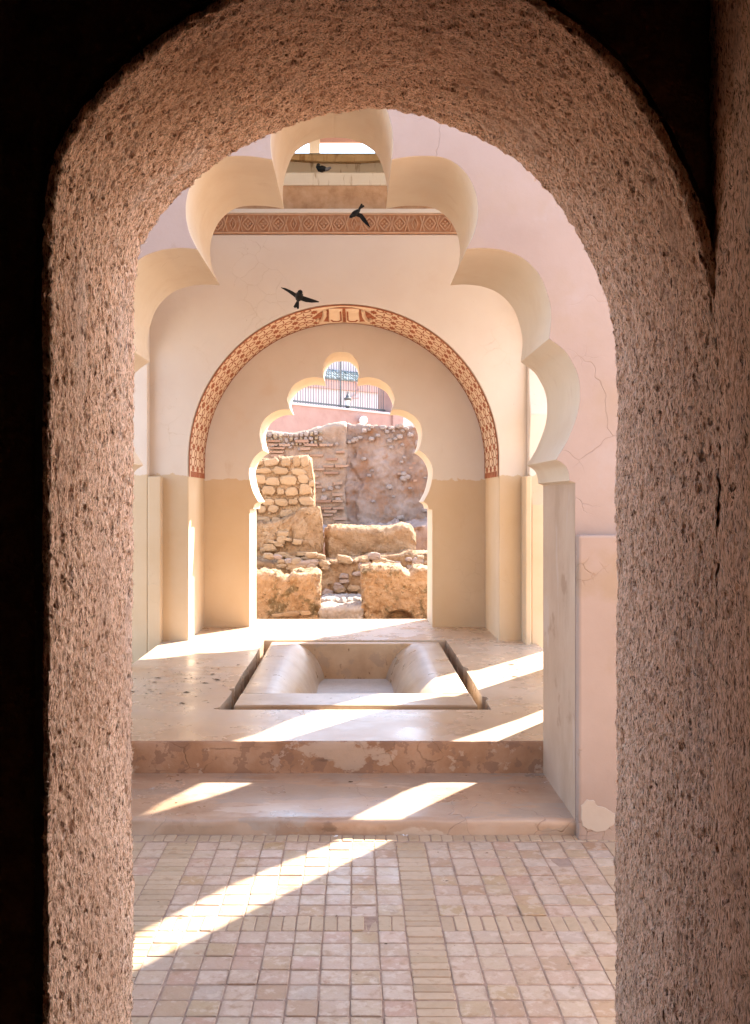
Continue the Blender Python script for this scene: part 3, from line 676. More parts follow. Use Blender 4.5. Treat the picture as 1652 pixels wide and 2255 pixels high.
# shell ornament at the crown
sm = Ltot/2
mb = MB()
poly_sv([(sm+.30*math.cos(2*math.pi*q/24), .52+.40*math.sin(2*math.pi*q/24)) for q in range(24)], .0075)
mb.build('crown_field', M['red'], bd)
for sg in (-1, 1):
    mb = MB()
    o = [(.012, .16), (.012, .80), (.05, .86), (.14, .84), (.165, .74), (.15, .16)]
    lo = [bandp(sm+sg*a, b, .008) for a, b in o]; hi = [bandp(sm+sg*(.088+(a-.088)*.9), .5+(b-.5)*.9, .032) for a, b in o]
    n_ = len(o); mb.add(lo+hi, [tuple(range(n_, 2*n_))]+[(i, (i+1) % n_, (i+1) % n_+n_, i+n_) for i in range(n_)])
    cb = mb.build('crown_lobe', M['band'], bd)
    mb = MB(); pts_ = [bandp(sm+sg*a, b, .034) for a, b in ((.035, .2), (.035, .66), (.06, .72), (.12, .70), (.135, .62))]
    mb.tube(pts_, .009, 6); mb.build('crown_groove', M['red'], bd, smooth=60)
    mb = MB(); pts_ = [bandp(sm+sg*a, b, .016) for a, b in ((.19, .2), (.20, .45), (.225, .62), (.255, .70), (.28, .66), (.27, .55))]
    mb.tube(pts_, [.02, .022, .022, .02, .017, .012], 6); mb.build('crown_scroll', M['band'], bd, smooth=60)

# carved frieze above
ZFZ0, ZFZ1 = 4.142, 4.335
fz = box('frieze', UX0-.2, UX1+.199, Y1-.004, Y1+.30, ZFZ0, ZFZ1, M['frieze'], pav)
box('pale_ledge', UX0-.2, UX1+.2, Y1-.03, Y1+.30, ZFZ1+.001, ZFZ1+.042, M['white_edge'], pav, bevel=.006)
box('frieze_border', UX0, UX1, Y1-.018, Y1-.0045, ZFZ0+.002, ZFZ0+.016, M['frieze_relief'], fz)
box('frieze_border', UX0, UX1, Y1-.018, Y1-.0045, ZFZ1-.016, ZFZ1-.002, M['frieze_relief'], fz)
def motif(kind):
    mb = MB(); a, b = (.060, .070) if kind == 0 else (.032, .066)
    n_ = 16
    def dia(r0, r1, y0, y1, pw):
        ro = []; ri = []
        for q in range(n_):
            t = 2*math.pi*q/n_; c, s = math.cos(t), math.sin(t)
            k = 1/((abs(c)**pw+abs(s)**pw)**(1/pw)); ro.append((a*r0*c*k, b*r0*s*k)); ri.append((a*r1*c*k, b*r1*s*k))
        v = [(x, 0, z) for x, z in ro]+[(x, y1, z) for x, z in ro]+[(x, y1, z) for x, z in ri]+[(x, 0, z) for x, z in ri]
        f = []
        for i in range(n_):
            j = (i+1) % n_
            f += [(i, j, j+n_, i+n_), (i+n_, j+n_, j+2*n_, i+2*n_), (i+2*n_, j+2*n_, j+3*n_, i+3*n_)]
        mb.add(v, f)
    dia(1.0, .80, 0, -.016, 1.15)
    if kind == 0:
        for q in range(4):
            t = math.pi/2*q; cx, cz = .022*math.cos(t), .022*math.sin(t)
            mb.add([(cx+.014*math.cos(2*math.pi*k/7), 0, cz+.014*math.sin(2*math.pi*k/7)) for k in range(7)]+[(cx+.008*math.cos(2*math.pi*k/7), -.014, cz+.008*math.sin(2*math.pi*k/7)) for k in range(7)],
                   [tuple(range(7, 14))]+[(k, (k+1) % 7, (k+1) % 7+7, k+7) for k in range(7)])
    else:
        mb.add([(-.012, 0, 0), (0, 0, -.035), (.012, 0, 0), (0, 0, .035), (0, -.016, 0)], [(0, 1, 4), (1, 2, 4), (2, 3, 4), (3, 0, 4)])
    return mesh('rosette', mb.v, mb.f, M['frieze_relief'], 40)
mot = [motif(0), motif(1)]
x = UX0+.07; k = 0
while x < UX1-.05:
    kd = 1 if k % 4 == 1 else 0
    o = link('rosette' if kd == 0 else 'lozenge', mot[kd], fz); o.location = (x, Y1-.0045, (ZFZ0+ZFZ1)/2)
    mb = MB(); x2 = x+.072
    for sg in (-1, 1):
        mb.tube([(x2-.022, Y1-.008, (ZFZ0+ZFZ1)/2-sg*.074), (x2, Y1-.012, (ZFZ0+ZFZ1)/2), (x2+.022, Y1-.008, (ZFZ0+ZFZ1)/2+sg*.074)], .007, 5)
    mb.build('strapwork', M['frieze_relief'], fz)
    x += .145; k += 1
# upper storey: raw band, sill, window well, parapet beyond, sky gap under the dome
UY = 9.50
P_ = np.linspace(0, 1, 2)
xs_ = np.linspace(UX0-.2, UX1+.2, 140); zs_ = np.linspace(ZFZ1+.03, PZ(409, UY), 16)
XX, ZZ = np.meshgrid(xs_, zs_, indexing='ij')
P = np.stack([XX, UY+.012*fbm(np.stack([XX*12, ZZ*12, 0*XX], -1), 4, 8), ZZ], -1)
grid_obj('raw_band', P, M['brown_wall'], pav)
box('window_sill', UX0-.2, UX1+.2, UY-.015, UY+.10, PZ(409, UY), PZ(381, UY), M['drip'], pav, bevel=.006)
zt = PZ(337, 10.325)-.012
box('window_back', -1.7, 1.5, 10.40, 10.62, 4.31, zt-.002, M['drip'], pav)
ax2 = PX(755, 10.4); pl = []
for t in np.linspace(-1, 1, 25): pl.append((ax2+t*1.2, PZ(361, 10.4)+.055*t*t*2.2-.0))
pl = [p for p in pl if p[1] < zt-.01]
prism('stained_slope', pl+[(pl[-1][0], zt+.004), (pl[0][0], zt+.004)], 10.33, 10.3995, M['drip_ochre'], pav, bevel=.006)
box('roof_flashing', -1.7, 1.5, 10.325, 10.64, zt+.005, zt+.012, M['lead'], pav)
for x0, x1, nm in ((-2.2, -.95, 'window_cheek'), (.75, 2.0, 'window_cheek')): box(nm, x0, x1, UY+.102, 10.3, 4.31, 5.55, M['cream'], pav)
xl = PX(682, 10.9)
box('lantern_post', xl, xl+.115, 10.85, 10.97, 4.9, PZ(312, 10.9)+.03, M['cream'], pav, bevel=.006)
zl = PZ(317, 10.93)
box('lintel', -1.9, 1.7, 10.88, 10.93, zl, zl+.3, M['housepink'], pav)
box('roof_back', -2.3, 2.0, 9.52, 11.0, zl+.29, zl+.55, M['cream'], pav)
# drum walls and dome over the room (above the frame, they shade it)
for xa_, xb_, nm in ((UX1, 2.0, 'drum_wall'), (-2.26, UX0, 'drum_wall')):
    for a, b in ((YB+.001, 6.05), (6.85, 7.25), (8.05, 8.45), (9.15, 9.49)): box('drum_pier', xa_, xb_, a, b, 4.5, 5.6, M['cream'], pav)
    box(nm, xa_, xb_, YB+.001, 9.49, 4.351, 4.499, M['cream'], pav)
    box('drum_beam', xa_, xb_, YB+.001, 9.519, 5.601, TOP, M['cream'], pav)
for a, b in ((-2.26, -1.5), (-.6, .4), (1.2, 2.0)): box('drum_pier', a, b, YB-.25, YB-.001, TOPF+.001, 5.6, M['cream'], pav)
box('drum_beam', -2.26, 2.0, YB-.25, YB-.001, 5.601, TOP, M['cream'], pav)
mb = MB(); cx_, cy_ = AX, 7.45
nd_ = 32; rings = []
for i, t in enumerate(np.linspace(0, math.pi/2*.98, 9)):
    r_ = 2.25*math.cos(t); z_ = TOP-.1+1.9*math.sin(t); rings.append((r_, z_))
for rr_, zz_ in rings:
    for k in range(nd_): mb.v.append((cx_+rr_*math.cos(2*math.pi*k/nd_), cy_+rr_*math.sin(2*math.pi*k/nd_)*.98, zz_))
for i in range(len(rings)-1):
    for k in range(nd_): mb.f.append((i*nd_+k, i*nd_+(k+1) % nd_, (i+1)*nd_+(k+1) % nd_, (i+1)*nd_+k))
mb.f.append(tuple((len(rings)-1)*nd_+k for k in range(nd_)))
mb.build('dome', M['cream'], pav, smooth=50)
#mb = MB(); mb.add([(-2.26, YB, TOP-.001), (2.0, YB, TOP-.001), (2.0, 9.52, TOP-.001), (-2.26, 9.52, TOP-.001)] + [(cx_+2.24*math.cos(a), cy_+2.2*math.sin(a)*.98, TOP-.001) for a in [2*math.pi*k/32 for k in range(32)]], [])
# corners of the roof round the dome
q4 = [(-2.26, YB), (2.0, YB), (2.0, 9.52), (-2.26, 9.52)]
for i, (a0) in enumerate((-math.pi, -math.pi/2, 0, math.pi/2)):
    arc_ = [(cx_+2.24*math.cos(a), cy_+2.19*math.sin(a)) for a in np.linspace(a0, a0+math.pi/2, 9)]
    c_ = q4[i]; mb2 = MB(); mb2.add([(c_[0], c_[1], TOP-.03)] + [(max(-2.26, min(2.0, x)), max(YB, min(9.52, y)), TOP-.03) for x, y in arc_], [tuple(range(10))])
    mb2.build('roof_corner', M['cream'], pav)

# ------------------------------------------------------------------ ruins beyond
def rough_block(name, x0, x1, y0, y1, z0, ztop, mat, parent=None, amp=.04, seed=1, n=(60, 14, 30), fr=4.0, rnd=.06, dents=()):
    """eroded clay wall: ztop may be a function of x; front, top, back and ends as one skin"""
    zt = ztop if callable(ztop) else (lambda x: np.full_like(x, ztop))
    sec = []                                            # section path (y share, z share)
    for t in np.linspace(0, 1, n[2]): sec.append((0, t))
    for t in np.linspace(0, 1, n[1])[1:]: sec.append((t, 1))
    for t in np.linspace(1, 0, 8)[1:]: sec.append((1, t))
    sec = np.array(sec); xs_ = np.linspace(x0, x1, n[0])
    X = xs_[:, None]+0*sec[None, :, 0]; Y = y0+(y1-y0)*sec[None, :, 0]+0*X; Z = z0+(zt(xs_)-z0)[:, None]*sec[None, :, 1]
    cx, cy = (x0+x1)/2, (y0+y1)/2
    e = np.minimum(xs_-x0, x1-xs_); sq = 1-rnd/max(.2, (y1-y0))*2*np.clip(1-e/rnd, 0, 1)**2
    Y = cy+(Y-cy)*sq[:, None]
    top = np.clip(1-(zt(xs_)[:, None]-Z)/rnd, 0, 1)
    Y = Y + (cy-Y)*.25*top**2; 
    Z = Z - (np.clip(1-e/rnd, 0, 1)**2*rnd*.7)[:, None]*sec[None, :, 1]
    q = np.stack([X, Y, Z], -1)
    nrm = np.stack([np.clip((X-cx)/(x1-x0)*2, -1, 1)**5, np.where(sec[None, :, 0] == 0, -1., np.where(sec[None, :, 0] == 1, 1., 0))+0*X, np.where((sec[None, :, 1] == 1), 1., 0)+0*X], -1)
    dsp = fbm(q*fr, 5, seed)*amp + fbm(q*fr*4, 3, seed+3)*amp*.5 + fbm(q*fr*10, 2, seed+4)*amp*.30 - smoothstep(.25, .6, fbm(q*fr*1.6, 3, seed+6))*amp*.9
    q = q + nrm*dsp[..., None]*np.where(sec[None, :, 1:2] > 0, 1., .3)
    for (dx, dz, rx, rz, dep) in dents:
        inside = np.clip(1.25-np.hypot((q[..., 0]-dx)/rx, (q[..., 2]-dz)/rz), 0, .35)/.35
        q[..., 1] += np.where(sec[None, :, 0] == 0, inside*dep, 0)
    nu, nv, _ = q.shape
    v = q.reshape(-1, 3).tolist(); f = grid_faces(nu, nv).tolist()
    f.append(list(range(nv-1, -1, -1))); f.append([(nu-1)*nv+i for i in range(nv)])
    return obj(name, v, f, mat, parent, smooth=60)
def stone_mesh(seed, mat, n=8, sq=3.6, depth=.55):
    r = random.Random(seed); v = []; f = []
    ang = [2*math.pi*(k+r.uniform(-.32, .32))/n for k in range(n)]
    out = []
    for a in ang:
        c, s = math.cos(a), math.sin(a); k = 1/((abs(c)**sq+abs(s)**sq)**(1/sq)); k *= r.uniform(.76, 1.06); out.append((c*k*.5, s*k*.5))
    for sc_, y in ((1.0, .25), (1.0, -.05), (.92, -depth*.62), (.62, -depth*.92)):
        for x, z in out: v.append((x*sc_+r.uniform(-.03, .03), y+r.uniform(-.09, .09)*(y < 0), z*sc_+r.uniform(-.03, .03)))
    v.append((0, -depth, 0))
    for i in range(3): f += [(i*n+k, i*n+(k+1) % n, (i+1)*n+(k+1) % n, (i+1)*n+k) for k in range(n)]
    f += [(3*n+k, 3*n+(k+1) % n, 4*n) for k in range(n)]
    return mesh('stone', v, f, M[mat], 14)
SM = {k: [stone_mesh(i*13+5, k) for i in range(16)] for k in ('stone', 'stone_dull')}
def stone(parent, x, y, z, w_, h_, mat='stone', dep=None, rot=None):
    o = link('stone', random.choice(SM[mat]), parent); o.location = (x, y, z); dep = dep or min(w_, h_)*.55
    o.scale = (w_, dep, h_); o.rotation_euler = (0, random.gauss(0, .08) if rot is None else rot, 0); return o
def wob(base, pts, amp=.02, seed=0):
    px = np.array([p[0] for p in pts]); pz = np.array([p[1] for p in pts])
    return lambda x: np.interp(x, px, pz)+amp*fbm(np.stack([np.asarray(x)*7, np.asarray(x)*0, np.asarray(x)*0], -1), 3, seed)
dF = 12.5
def top_pts(px, d): return [(PX(a, d), PZ(b, d)) for a, b in px]
r1 = rough_block('ruined_wall', PX(470, dF), PX(706, dF), dF, dF+.55, GB-.1, wob(0, top_pts([(470, 1262), (600, 1259), (612, 1262), (622, 1272), (634, 1272), (646, 1258), (706, 1258)], dF), .012, 3), M['ruin_moss'], amp=.045, seed=4, n=(110, 14, 40))
tag(r1, 'low lichened clay ruin wall with a notched top, left of the grey stone step', 'ruined wall')
r2 = rough_block('ruined_wall', PX(797, dF), PX(1060, dF), dF, dF+.6, GB-.1, wob(0, top_pts([(797, 1250), (885, 1249), (893, 1259), (905, 1262), (915, 1250), (1060, 1248)], dF), .012, 8), M['ruin_moss'], amp=.045, seed=9, n=(150, 14, 60), dents=[(PX(880, dF), PZ(1368, dF), .16, .12, .16)])
tag(r2, 'low lichened clay ruin wall with a small dark hollow at its foot, right of the grey stone step', 'ruined wall')
for (a, b, w_, h_) in ((640, 1352, 30, 11), (612, 1355, 22, 8), (672, 1350, 18, 9)): stone(r1, PX(a, dF), dF-.01, PZ(b, dF), w_*dF/F*1.5, h_*dF/F*1.3, 'stone')
r3 = rough_block('stone_step', PX(700, dF), PX(803, dF), dF+.02, dF+.75, GB-.1, wob(0, top_pts([(700, 1335), (803, 1334)], dF), .012, 5), M['greystone'], amp=.03, seed=14, n=(60, 14, 16), fr=7)
tag(r3, 'grey eroded stone step in the gap between the two low ruin walls', 'step')
dM = 13.7
rb2 = rough_block('second_tier', PX(703, dF+.5), PX(800, dF+.5), dF+.45, dF+1.1, GB-.1, wob(0, top_pts([(703, 1318), (800, 1316)], dF+.5), .012, 6), M['greystone'], r3, amp=.03, seed=17, n=(50, 12, 14), fr=7)
r4 = rough_block('rubble_wall', PX(470, dM), PX(1060, dM), dM, dM+.7, GB-.1, wob(0, top_pts([(470, 1232), (700, 1236), (900, 1215), (1060, 1213)], dM), .02, 7), M['ruin'], amp=.06, seed=23, n=(140, 12, 40))
tag(r4, 'brown rubble wall of loose stones behind the low clay walls', 'ruined wall')
rr = random.Random(12); random.seed(31)
for i in range(56):
    a = rr.uniform(570, 945); b = rr.uniform(1222, 1340)
    if b > 1262 and not (712 < a < 797): b = rr.uniform(1222, 1256)
    s_ = rr.uniform(.6, 1.3); stone(r4, PX(a, dM), dM-.02, PZ(b, dM), 26*s_*dM/F, 15*s_*dM/F, rr.choice(['stone', 'stone', 'stone_dull']), .10)
dL = 14.3
r5 = rough_block('clay_block', PX(714, dL), PX(915, dL), dL-.1, dL+.6, GB, wob(0, top_pts([(714, 1160), (735, 1157), (850, 1160), (888, 1153), (905, 1155), (915, 1165)], dL), .01, 9), M['ruin'], amp=.045, seed=31, n=(90, 14, 40), rnd=.10)
tag(r5, 'long orange rounded clay block lying behind the rubble wall', 'ruined wall')
r6 = rough_block('masonry_stub', PX(480, dL), PX(690, dL), dL-.05, dL+.7, GB, wob(0, top_pts([(480, 1012), (600, 1010), (605, 1007), (678, 1006), (684, 1012), (690, 1055)], dL), .012, 10), M['ruin'], amp=.04, seed=37, n=(110, 12, 70))
tag(r6, 'tall stub of buff stone masonry on the left behind the clay walls', 'ruined wall')
def crop6(cx, cy): return 550.2+.2401*cx, 921.3+.2401*cy
SL = [(60, 400, 110, 80), (200, 405, 130, 75), (335, 405, 95, 85), (430, 395, 70, 105), (505, 395, 70, 110), (130, 480, 140, 52), (290, 482, 150, 70), (450, 490, 130, 62), (10, 485, 80, 60), (95, 560, 105, 92), (215, 577, 135, 70),
      (360, 570, 150, 88), (492, 552, 95, 84), (570, 600, 50, 60), (-10, 570, 90, 80), (175, 662, 135, 88), (285, 672, 70, 58), (388, 670, 118, 72), (512, 648, 118, 104), (60, 660, 80, 70), (170, 765, 112, 62), (295, 767, 122, 66), (402, 765, 84, 60),
      (520, 755, 130, 80), (60, 760, 90, 70), (118, 835, 72, 72), (222, 832, 104, 68), (340, 872, 134, 70), (30, 840, 80, 70), (125, 932, 132, 62), (240, 935, 92, 62), (345, 950, 60, 46), (30, 930, 70, 60), (205, 985, 45, 40), (300, 990, 50, 40), (370, 1010, 70, 60)]
for (cx, cy, w_, h_) in SL:
    a, b = crop6(cx, cy); stone(r6, PX(a, dL), dL-.075, PZ(b, dL), w_*.2401*dL/F*1.13, h_*.2401*dL/F*1.14, 'stone', .055)
for i in range(26):
    a = rr.uniform(570, 690); b = rr.uniform(1020, 1165); stone(r6, PX(a, dL), dL-.055, PZ(b, dL), rr.uniform(.04, .08), rr.uniform(.03, .05), 'stone', .05)
r7 = rough_block('clay_bench', PX(480, dL-.3), PX(712, dL-.3), dL-.32, dL-.1, GB, wob(0, top_pts([(480, 1150), (600, 1150), (640, 1135), (660, 1118), (703, 1117), (708, 1140), (712, 1165)], dL-.3), .015, 12), M['ruin'], amp=.05, seed=41, n=(100, 8, 50), fr=5)
tag(r7, 'lumpy orange clay bank with a squared top at the foot of the masonry stub', 'ruined wall')
for i in range(16):
    a = rr.uniform(570, 700); b = rr.uniform(1170, 1230); stone(r7, PX(a, dL-.35), dL-.36, PZ(b, dL-.35), rr.uniform(.08, .24), rr.uniform(.05, .12), 'stone', .07)
# tall old town wall: brick and stone face on the left of a corner, eroded render on the right
dT = 18.0
cx0 = PX(750, dT)
tw = rough_block('old_brick_wall', PX(520, dT), cx0+.12, dT, dT+1.0, GB-.2, wob(0, top_pts([(520, 951), (594, 946), (606, 949), (640, 952), (700, 939), (750, 931)], dT), .02, 13), M['oldmortar'], amp=.05, seed=51, n=(110, 10, 90), fr=3)
tag(tw, 'tall weathered wall of thin brick courses and round stones, left of the corner', 'wall')
te = rough_block('old_rendered_wall', cx0+.0, PX(1080, dT), dT+.12, dT+1.0, GB-.2, wob(0, top_pts([(750, 929), (790, 929), (860, 935), (920, 934), (1080, 930)], dT), .02, 14), M['oldwall'], amp=.11, seed=57, n=(150, 10, 110), fr=1.8)
tag(te, 'tall eroded wall with patches of grey and red render, right of the corner', 'wall')
BM = [mesh('brick', *[(lambda v, f: (v, f))(*box_vf(-.5, .5, -.5, .5, -.5, .5))][0], M['oldbrick']) for _ in range(1)]
for b_ in range(3):
    r = random.Random(b_); v, f = box_vf(-.5, .5, -.5, .5, -.5, .5)
    v = [(x+r.uniform(-.06, .06), y+r.uniform(-.1, .1), z+r.uniform(-.14, .14)) for x, y, z in v]; BM.append(mesh('brick', v, f, M['oldbrick']))
nbk = 0; zc_ = PZ(1158, dT); rowi = 0
while zc_ < PZ(968, dT):
    x = PX(586, dT)+rr.uniform(0, .1)
    while x < cx0-.06:
        L_ = rr.uniform(.15, .27)
        px__ = VX+(x+L_/2)*F/dT
        if nbk < 300 and rr.random() < (.5 if px__ > 690 else .62) and not (px__ < 685 and zc_ < PZ(1010, dT)):
            o = link('brick', rr.choice(BM), tw); o.location = (x+L_/2, dT-.05+rr.uniform(-.015, .02), zc_+rr.uniform(-.006, .006)); o.scale = (L_, .10, rr.uniform(.032, .046)); o.rotation_euler = (0, rr.gauss(0, .02), 0); nbk += 1
        x += L_+.025
    zc_ += rr.uniform(.058, .07); rowi += 1
for (a0, a1, b, sz) in ((586, 710, 958, 9), (590, 715, 968, 9), (600, 700, 978, 7)):
    a = a0
    while a < a1:
        s_ = sz*rr.uniform(.8, 1.25); stone(tw, PX(a, dT), dT-.03, PZ(b+rr.uniform(-2, 2)-(a-650)*.06, dT), s_*dT/F, s_*rr.uniform(.8, 1.5)*dT/F, rr.choice(['stone_dull', 'stone_dull', 'stone']), .09); a += s_*1.12
for (a, b, s_) in ((722, 980, 10), (742, 978, 8), (728, 1075, 11), (744, 1072, 10), (713, 1080, 8), (714, 1097, 14), (745, 1100, 12), (640, 985, 9), (660, 990, 8)): stone(tw, PX(a, dT), dT-.03, PZ(b, dT), s_*1.2*dT/F, s_*dT/F, 'stone_dull', .09)
for i in range(44):
    a = rr.uniform(756, 938); b = rr.choice([rr.uniform(936, 992), rr.uniform(936, 975), rr.uniform(936, 1140)]); s_ = rr.uniform(6, 13)
    stone(te, PX(a, dT+.1), dT+.06, PZ(b, dT+.1), s_*1.3*dT/F, s_*dT/F, 'stone_dull', .10)
for i in range(26):
    a = rr.uniform(925, 945); b = rr.uniform(1000, 1150)
for (a, b) in ((905, 1030), (880, 1043), (893, 1043), (893, 1052), (915, 1058), (912, 1020)):
    o = link('brick', rr.choice(BM), te); o.location = (PX(a, dT), dT+.07, PZ(b, dT)); o.scale = (.06, .05, .035)
# rubble lying at the foot of the tall wall
tag(rough_block('rubble_bank', PX(690, 16.6), PX(1060, 16.6), 16.2, 17.9, GB-.1, wob(0, top_pts([(690, 1165), (800, 1158), (900, 1150), (1060, 1146)], 16.8), .05, 15), M['oldwall'], amp=.10, seed=63, n=(90, 20, 24)), 'bank of grey rubble at the foot of the eroded wall', 'rubble')

# ------------------------------------------------------------------ street above: rose wall, railing, lantern, globe, house
ua = Vector((PX(560, 21.5), 21.5, 0)); ub = Vector((PX(862, 25.0), 25.0, 0)); ud = (ub-ua).normalized(); uang = math.atan2(ud.y, ud.x); ul = (ub-ua).length
ztop = PZ(883, 21.5)
rw = empty('rose_town_wall', tuple(ua)); rw.rotation_euler = (0, 0, uang); tag(rw, 'rose plastered wall carrying the iron railing above the old ruins', 'wall')
def loc_box(name, par, x0, x1, y0, y1, z0, z1, mat, bevel=0):
    v, f = box_vf(x0, x1, y0, y1, z0, z1); me = mesh(name, v, f, M[mat]); o = bpy.data.objects.new(name, me); col.objects.link(o); o.parent = par
    if bevel:
        m_ = o.modifiers.new('bevel', 'BEVEL'); m_.width = bevel; m_.segments = 2
    return o
loc_box('wall_body', rw, -2.5, ul, 0, .4, 0, ztop, 'pinkwall'); loc_box('coping', rw, -2.5, ul, -.03, .43, ztop+.001, ztop+.05, 'house', .01)
loc_box('end_pier', rw, ul+.002, ul+.42, -.06, .46, 0, ztop+1.05, 'pinkwall', .01)
rl = empty('iron_railing', tuple(ua)); rl.rotation_euler = (0, 0, uang); tag(rl, 'dark iron railing with thin upright bars on the rose wall', 'railing')
loc_box('bottom_rail', rl, -2.4, ul-.02, .18, .22, ztop+.10, ztop+.14, 'iron')
HR = 1.75
loc_box('top_rail', rl, -2.4, ul-.02, .18, .22, ztop+HR, ztop+HR+.03, 'iron'); loc_box('middle_rail', rl, -2.4, ul-.02, .18, .22, ztop+HR-.2, ztop+HR-.17, 'iron')
v, f = box_vf(-.006, .006, .194, .206, ztop+.051, ztop+HR+.12); bme = mesh('bar', v, f, M['iron'])
x = -.4
while x < ul-.05:
    o = bpy.data.objects.new('bar', bme); col.objects.link(o); o.parent = rl; o.location = (x, 0, 0); x += .088
loc_box('railing_post', rl, (PX(763, 23.9)-ua.x)/ud.x-.011, (PX(763, 23.9)-ua.x)/ud.x+.011, .188, .212, ztop+.051, ztop+HR+.3, 'iron')
# street lantern
lp = ua+ud*((PX(766, 23.9)-ua.x)/ud.x)
lt = empty('street_lantern', (lp.x, lp.y+.06, ztop+.05)); lt.scale = (.62, .62, .85); tag(lt, 'black iron street lantern standing on the rose wall in front of the railing', 'street lamp')
zb = .03
def lpart(name, prof_, mat, n=8, sm=50):
    mb = MB(); mb.lathe(prof_, (0, 0, 0), n); me = mesh(name, mb.v, mb.f, M[mat], sm); o = bpy.data.objects.new(name, me); col.objects.link(o); o.parent = lt; return o
lpart('foot', [(.10, 0), (.10, .012), (.06, zb)], 'iron', 12)
lpart('base_tray', [(.05, zb), (.12, zb+.02), (.12, zb+.05), (.02, zb+.06)], 'iron')
lpart('glass_cage', [(.085, zb+.055), (.105, zb+.20)], 'glass', 6, 20)
for k in range(6):
    a = 2*math.pi*k/6; mb = MB(); mb.tube([(.088*math.cos(a), .088*math.sin(a), zb+.055), (.108*math.cos(a), .108*math.sin(a), zb+.20)], .007, 5)
    o = bpy.data.objects.new('cage_bar', mesh('cage_bar', mb.v, mb.f, M['iron'])); col.objects.link(o); o.parent = lt
lpart('hood', [(.0, zb+.40), (.03, zb+.39), (.04, zb+.36), (.07, zb+.33), (.075, zb+.30), (.15, zb+.27), (.15, zb+.24), (.12, zb+.20)], 'iron')
lpart('finial', [(.0, zb+.47), (.03, zb+.45), (.015, zb+.42), (.03, zb+.39)], 'iron')
# globe lamp on the rose wall
gl_t = ((PX(800, 24.2)-ua.x)/ud.x); gp = ua+ud*gl_t
gl = empty('globe_lamp', (gp.x, gp.y-.22, PZ(926, 24.0))); tag(gl, 'white opal globe lamp fixed low on the rose wall', 'lamp')
mb = MB(); mb.lathe([(.105*math.sin(t), -.105*math.cos(t)) for t in np.linspace(.05, math.pi-.05, 13)], (0, 0, 0), 18)
o = bpy.data.objects.new('globe', mesh('globe', mb.v, mb.f, M['globe'], 60)); col.objects.link(o); o.parent = gl
mb = MB(); mb.tube([(0, .09, 0), (0, .215, 0)], .03, 10); o = bpy.data.objects.new('bracket', mesh('bracket', mb.v, mb.f, M['iron'])); col.objects.link(o); o.parent = gl
# house with a green tiled roof edge
ha = Vector((PX(560, 30.0), 30.0, 0)); hl = 9.0
hs = empty('town_house', tuple(ha)); hs.rotation_euler = (0, 0, uang*.8); tag(hs, 'pale rose town house with a green tiled roof edge behind the railing', 'house')
hz_ = PZ(831, 31.2)
loc_box('wall', hs, -4, hl, 0, 5, 0, hz_-.30, 'house'); loc_box('cornice', hs, -4.05, hl+.05, -.08, 5, hz_-.299, hz_-.01, 'housepink')
loc_box('string_course', hs, -4.02, hl+.02, -.03, -.001, hz_-.95, hz_-.88, 'housepink')
loc_box('parapet', hs, -4, hl, .55, 5, hz_+.001, hz_+1.1, 'house'); rf = loc_box('roof', hs, -4.1, hl+.1, -.10, .5, hz_-.008, hz_+.02, 'roof')
mb = MB(); n_ = 7
prt = [(.055*math.cos(math.pi*k/(n_-1)), .055*math.sin(math.pi*k/(n_-1))) for k in range(n_)]
mb.add([(x, 0, z) for x, z in prt]+[(x*.85, .26, z*.85+.13) for x, z in prt], [(k, k+1, k+1+n_, k+n_) for k in range(n_-1)]+[tuple(range(n_))])
rme = mesh('roof_tile', mb.v, mb.f, M['roof'], 60)
for rw_ in range(3):
    x = .9
    while x < 6.4:
        o = bpy.data.objects.new('roof_tile', rme); col.objects.link(o); o.parent = rf; o.location = (x, -.16+rw_*.20, hz_+.015+rw_*.12); x += .125
for k in range(2):
    o = loc_box('window', hs, 1.2+k*5.2, 2.0+k*5.2, -.02, .0, hz_-2.4, hz_-1.3, 'iron')
# wall bracket on the house
mb = MB(); 
mb.tube([(0, 0, 0), (.16, -.05, .10), (.30, -.1, .30), (.22, -.12, .52), (.0, 0, .60)], .022, 6)
mb.tube([(0, 0, 0), (.30, -.1, .02)], .018, 6)
o = bpy.data.objects.new('wall_bracket', mesh('wall_bracket', mb.v, mb.f, M['housepink'], 60)); col.objects.link(o); o.parent = hs
o.location = ((PX(769, 31)-ha.x)/math.cos(uang*.8), -.03, PZ(868, 31))
# side garden walls so the street above stands on something
tag(box('terrace_bank', -14, 14, 19.1, 45, -.04, 2.4, M['earth']), kind='structure')

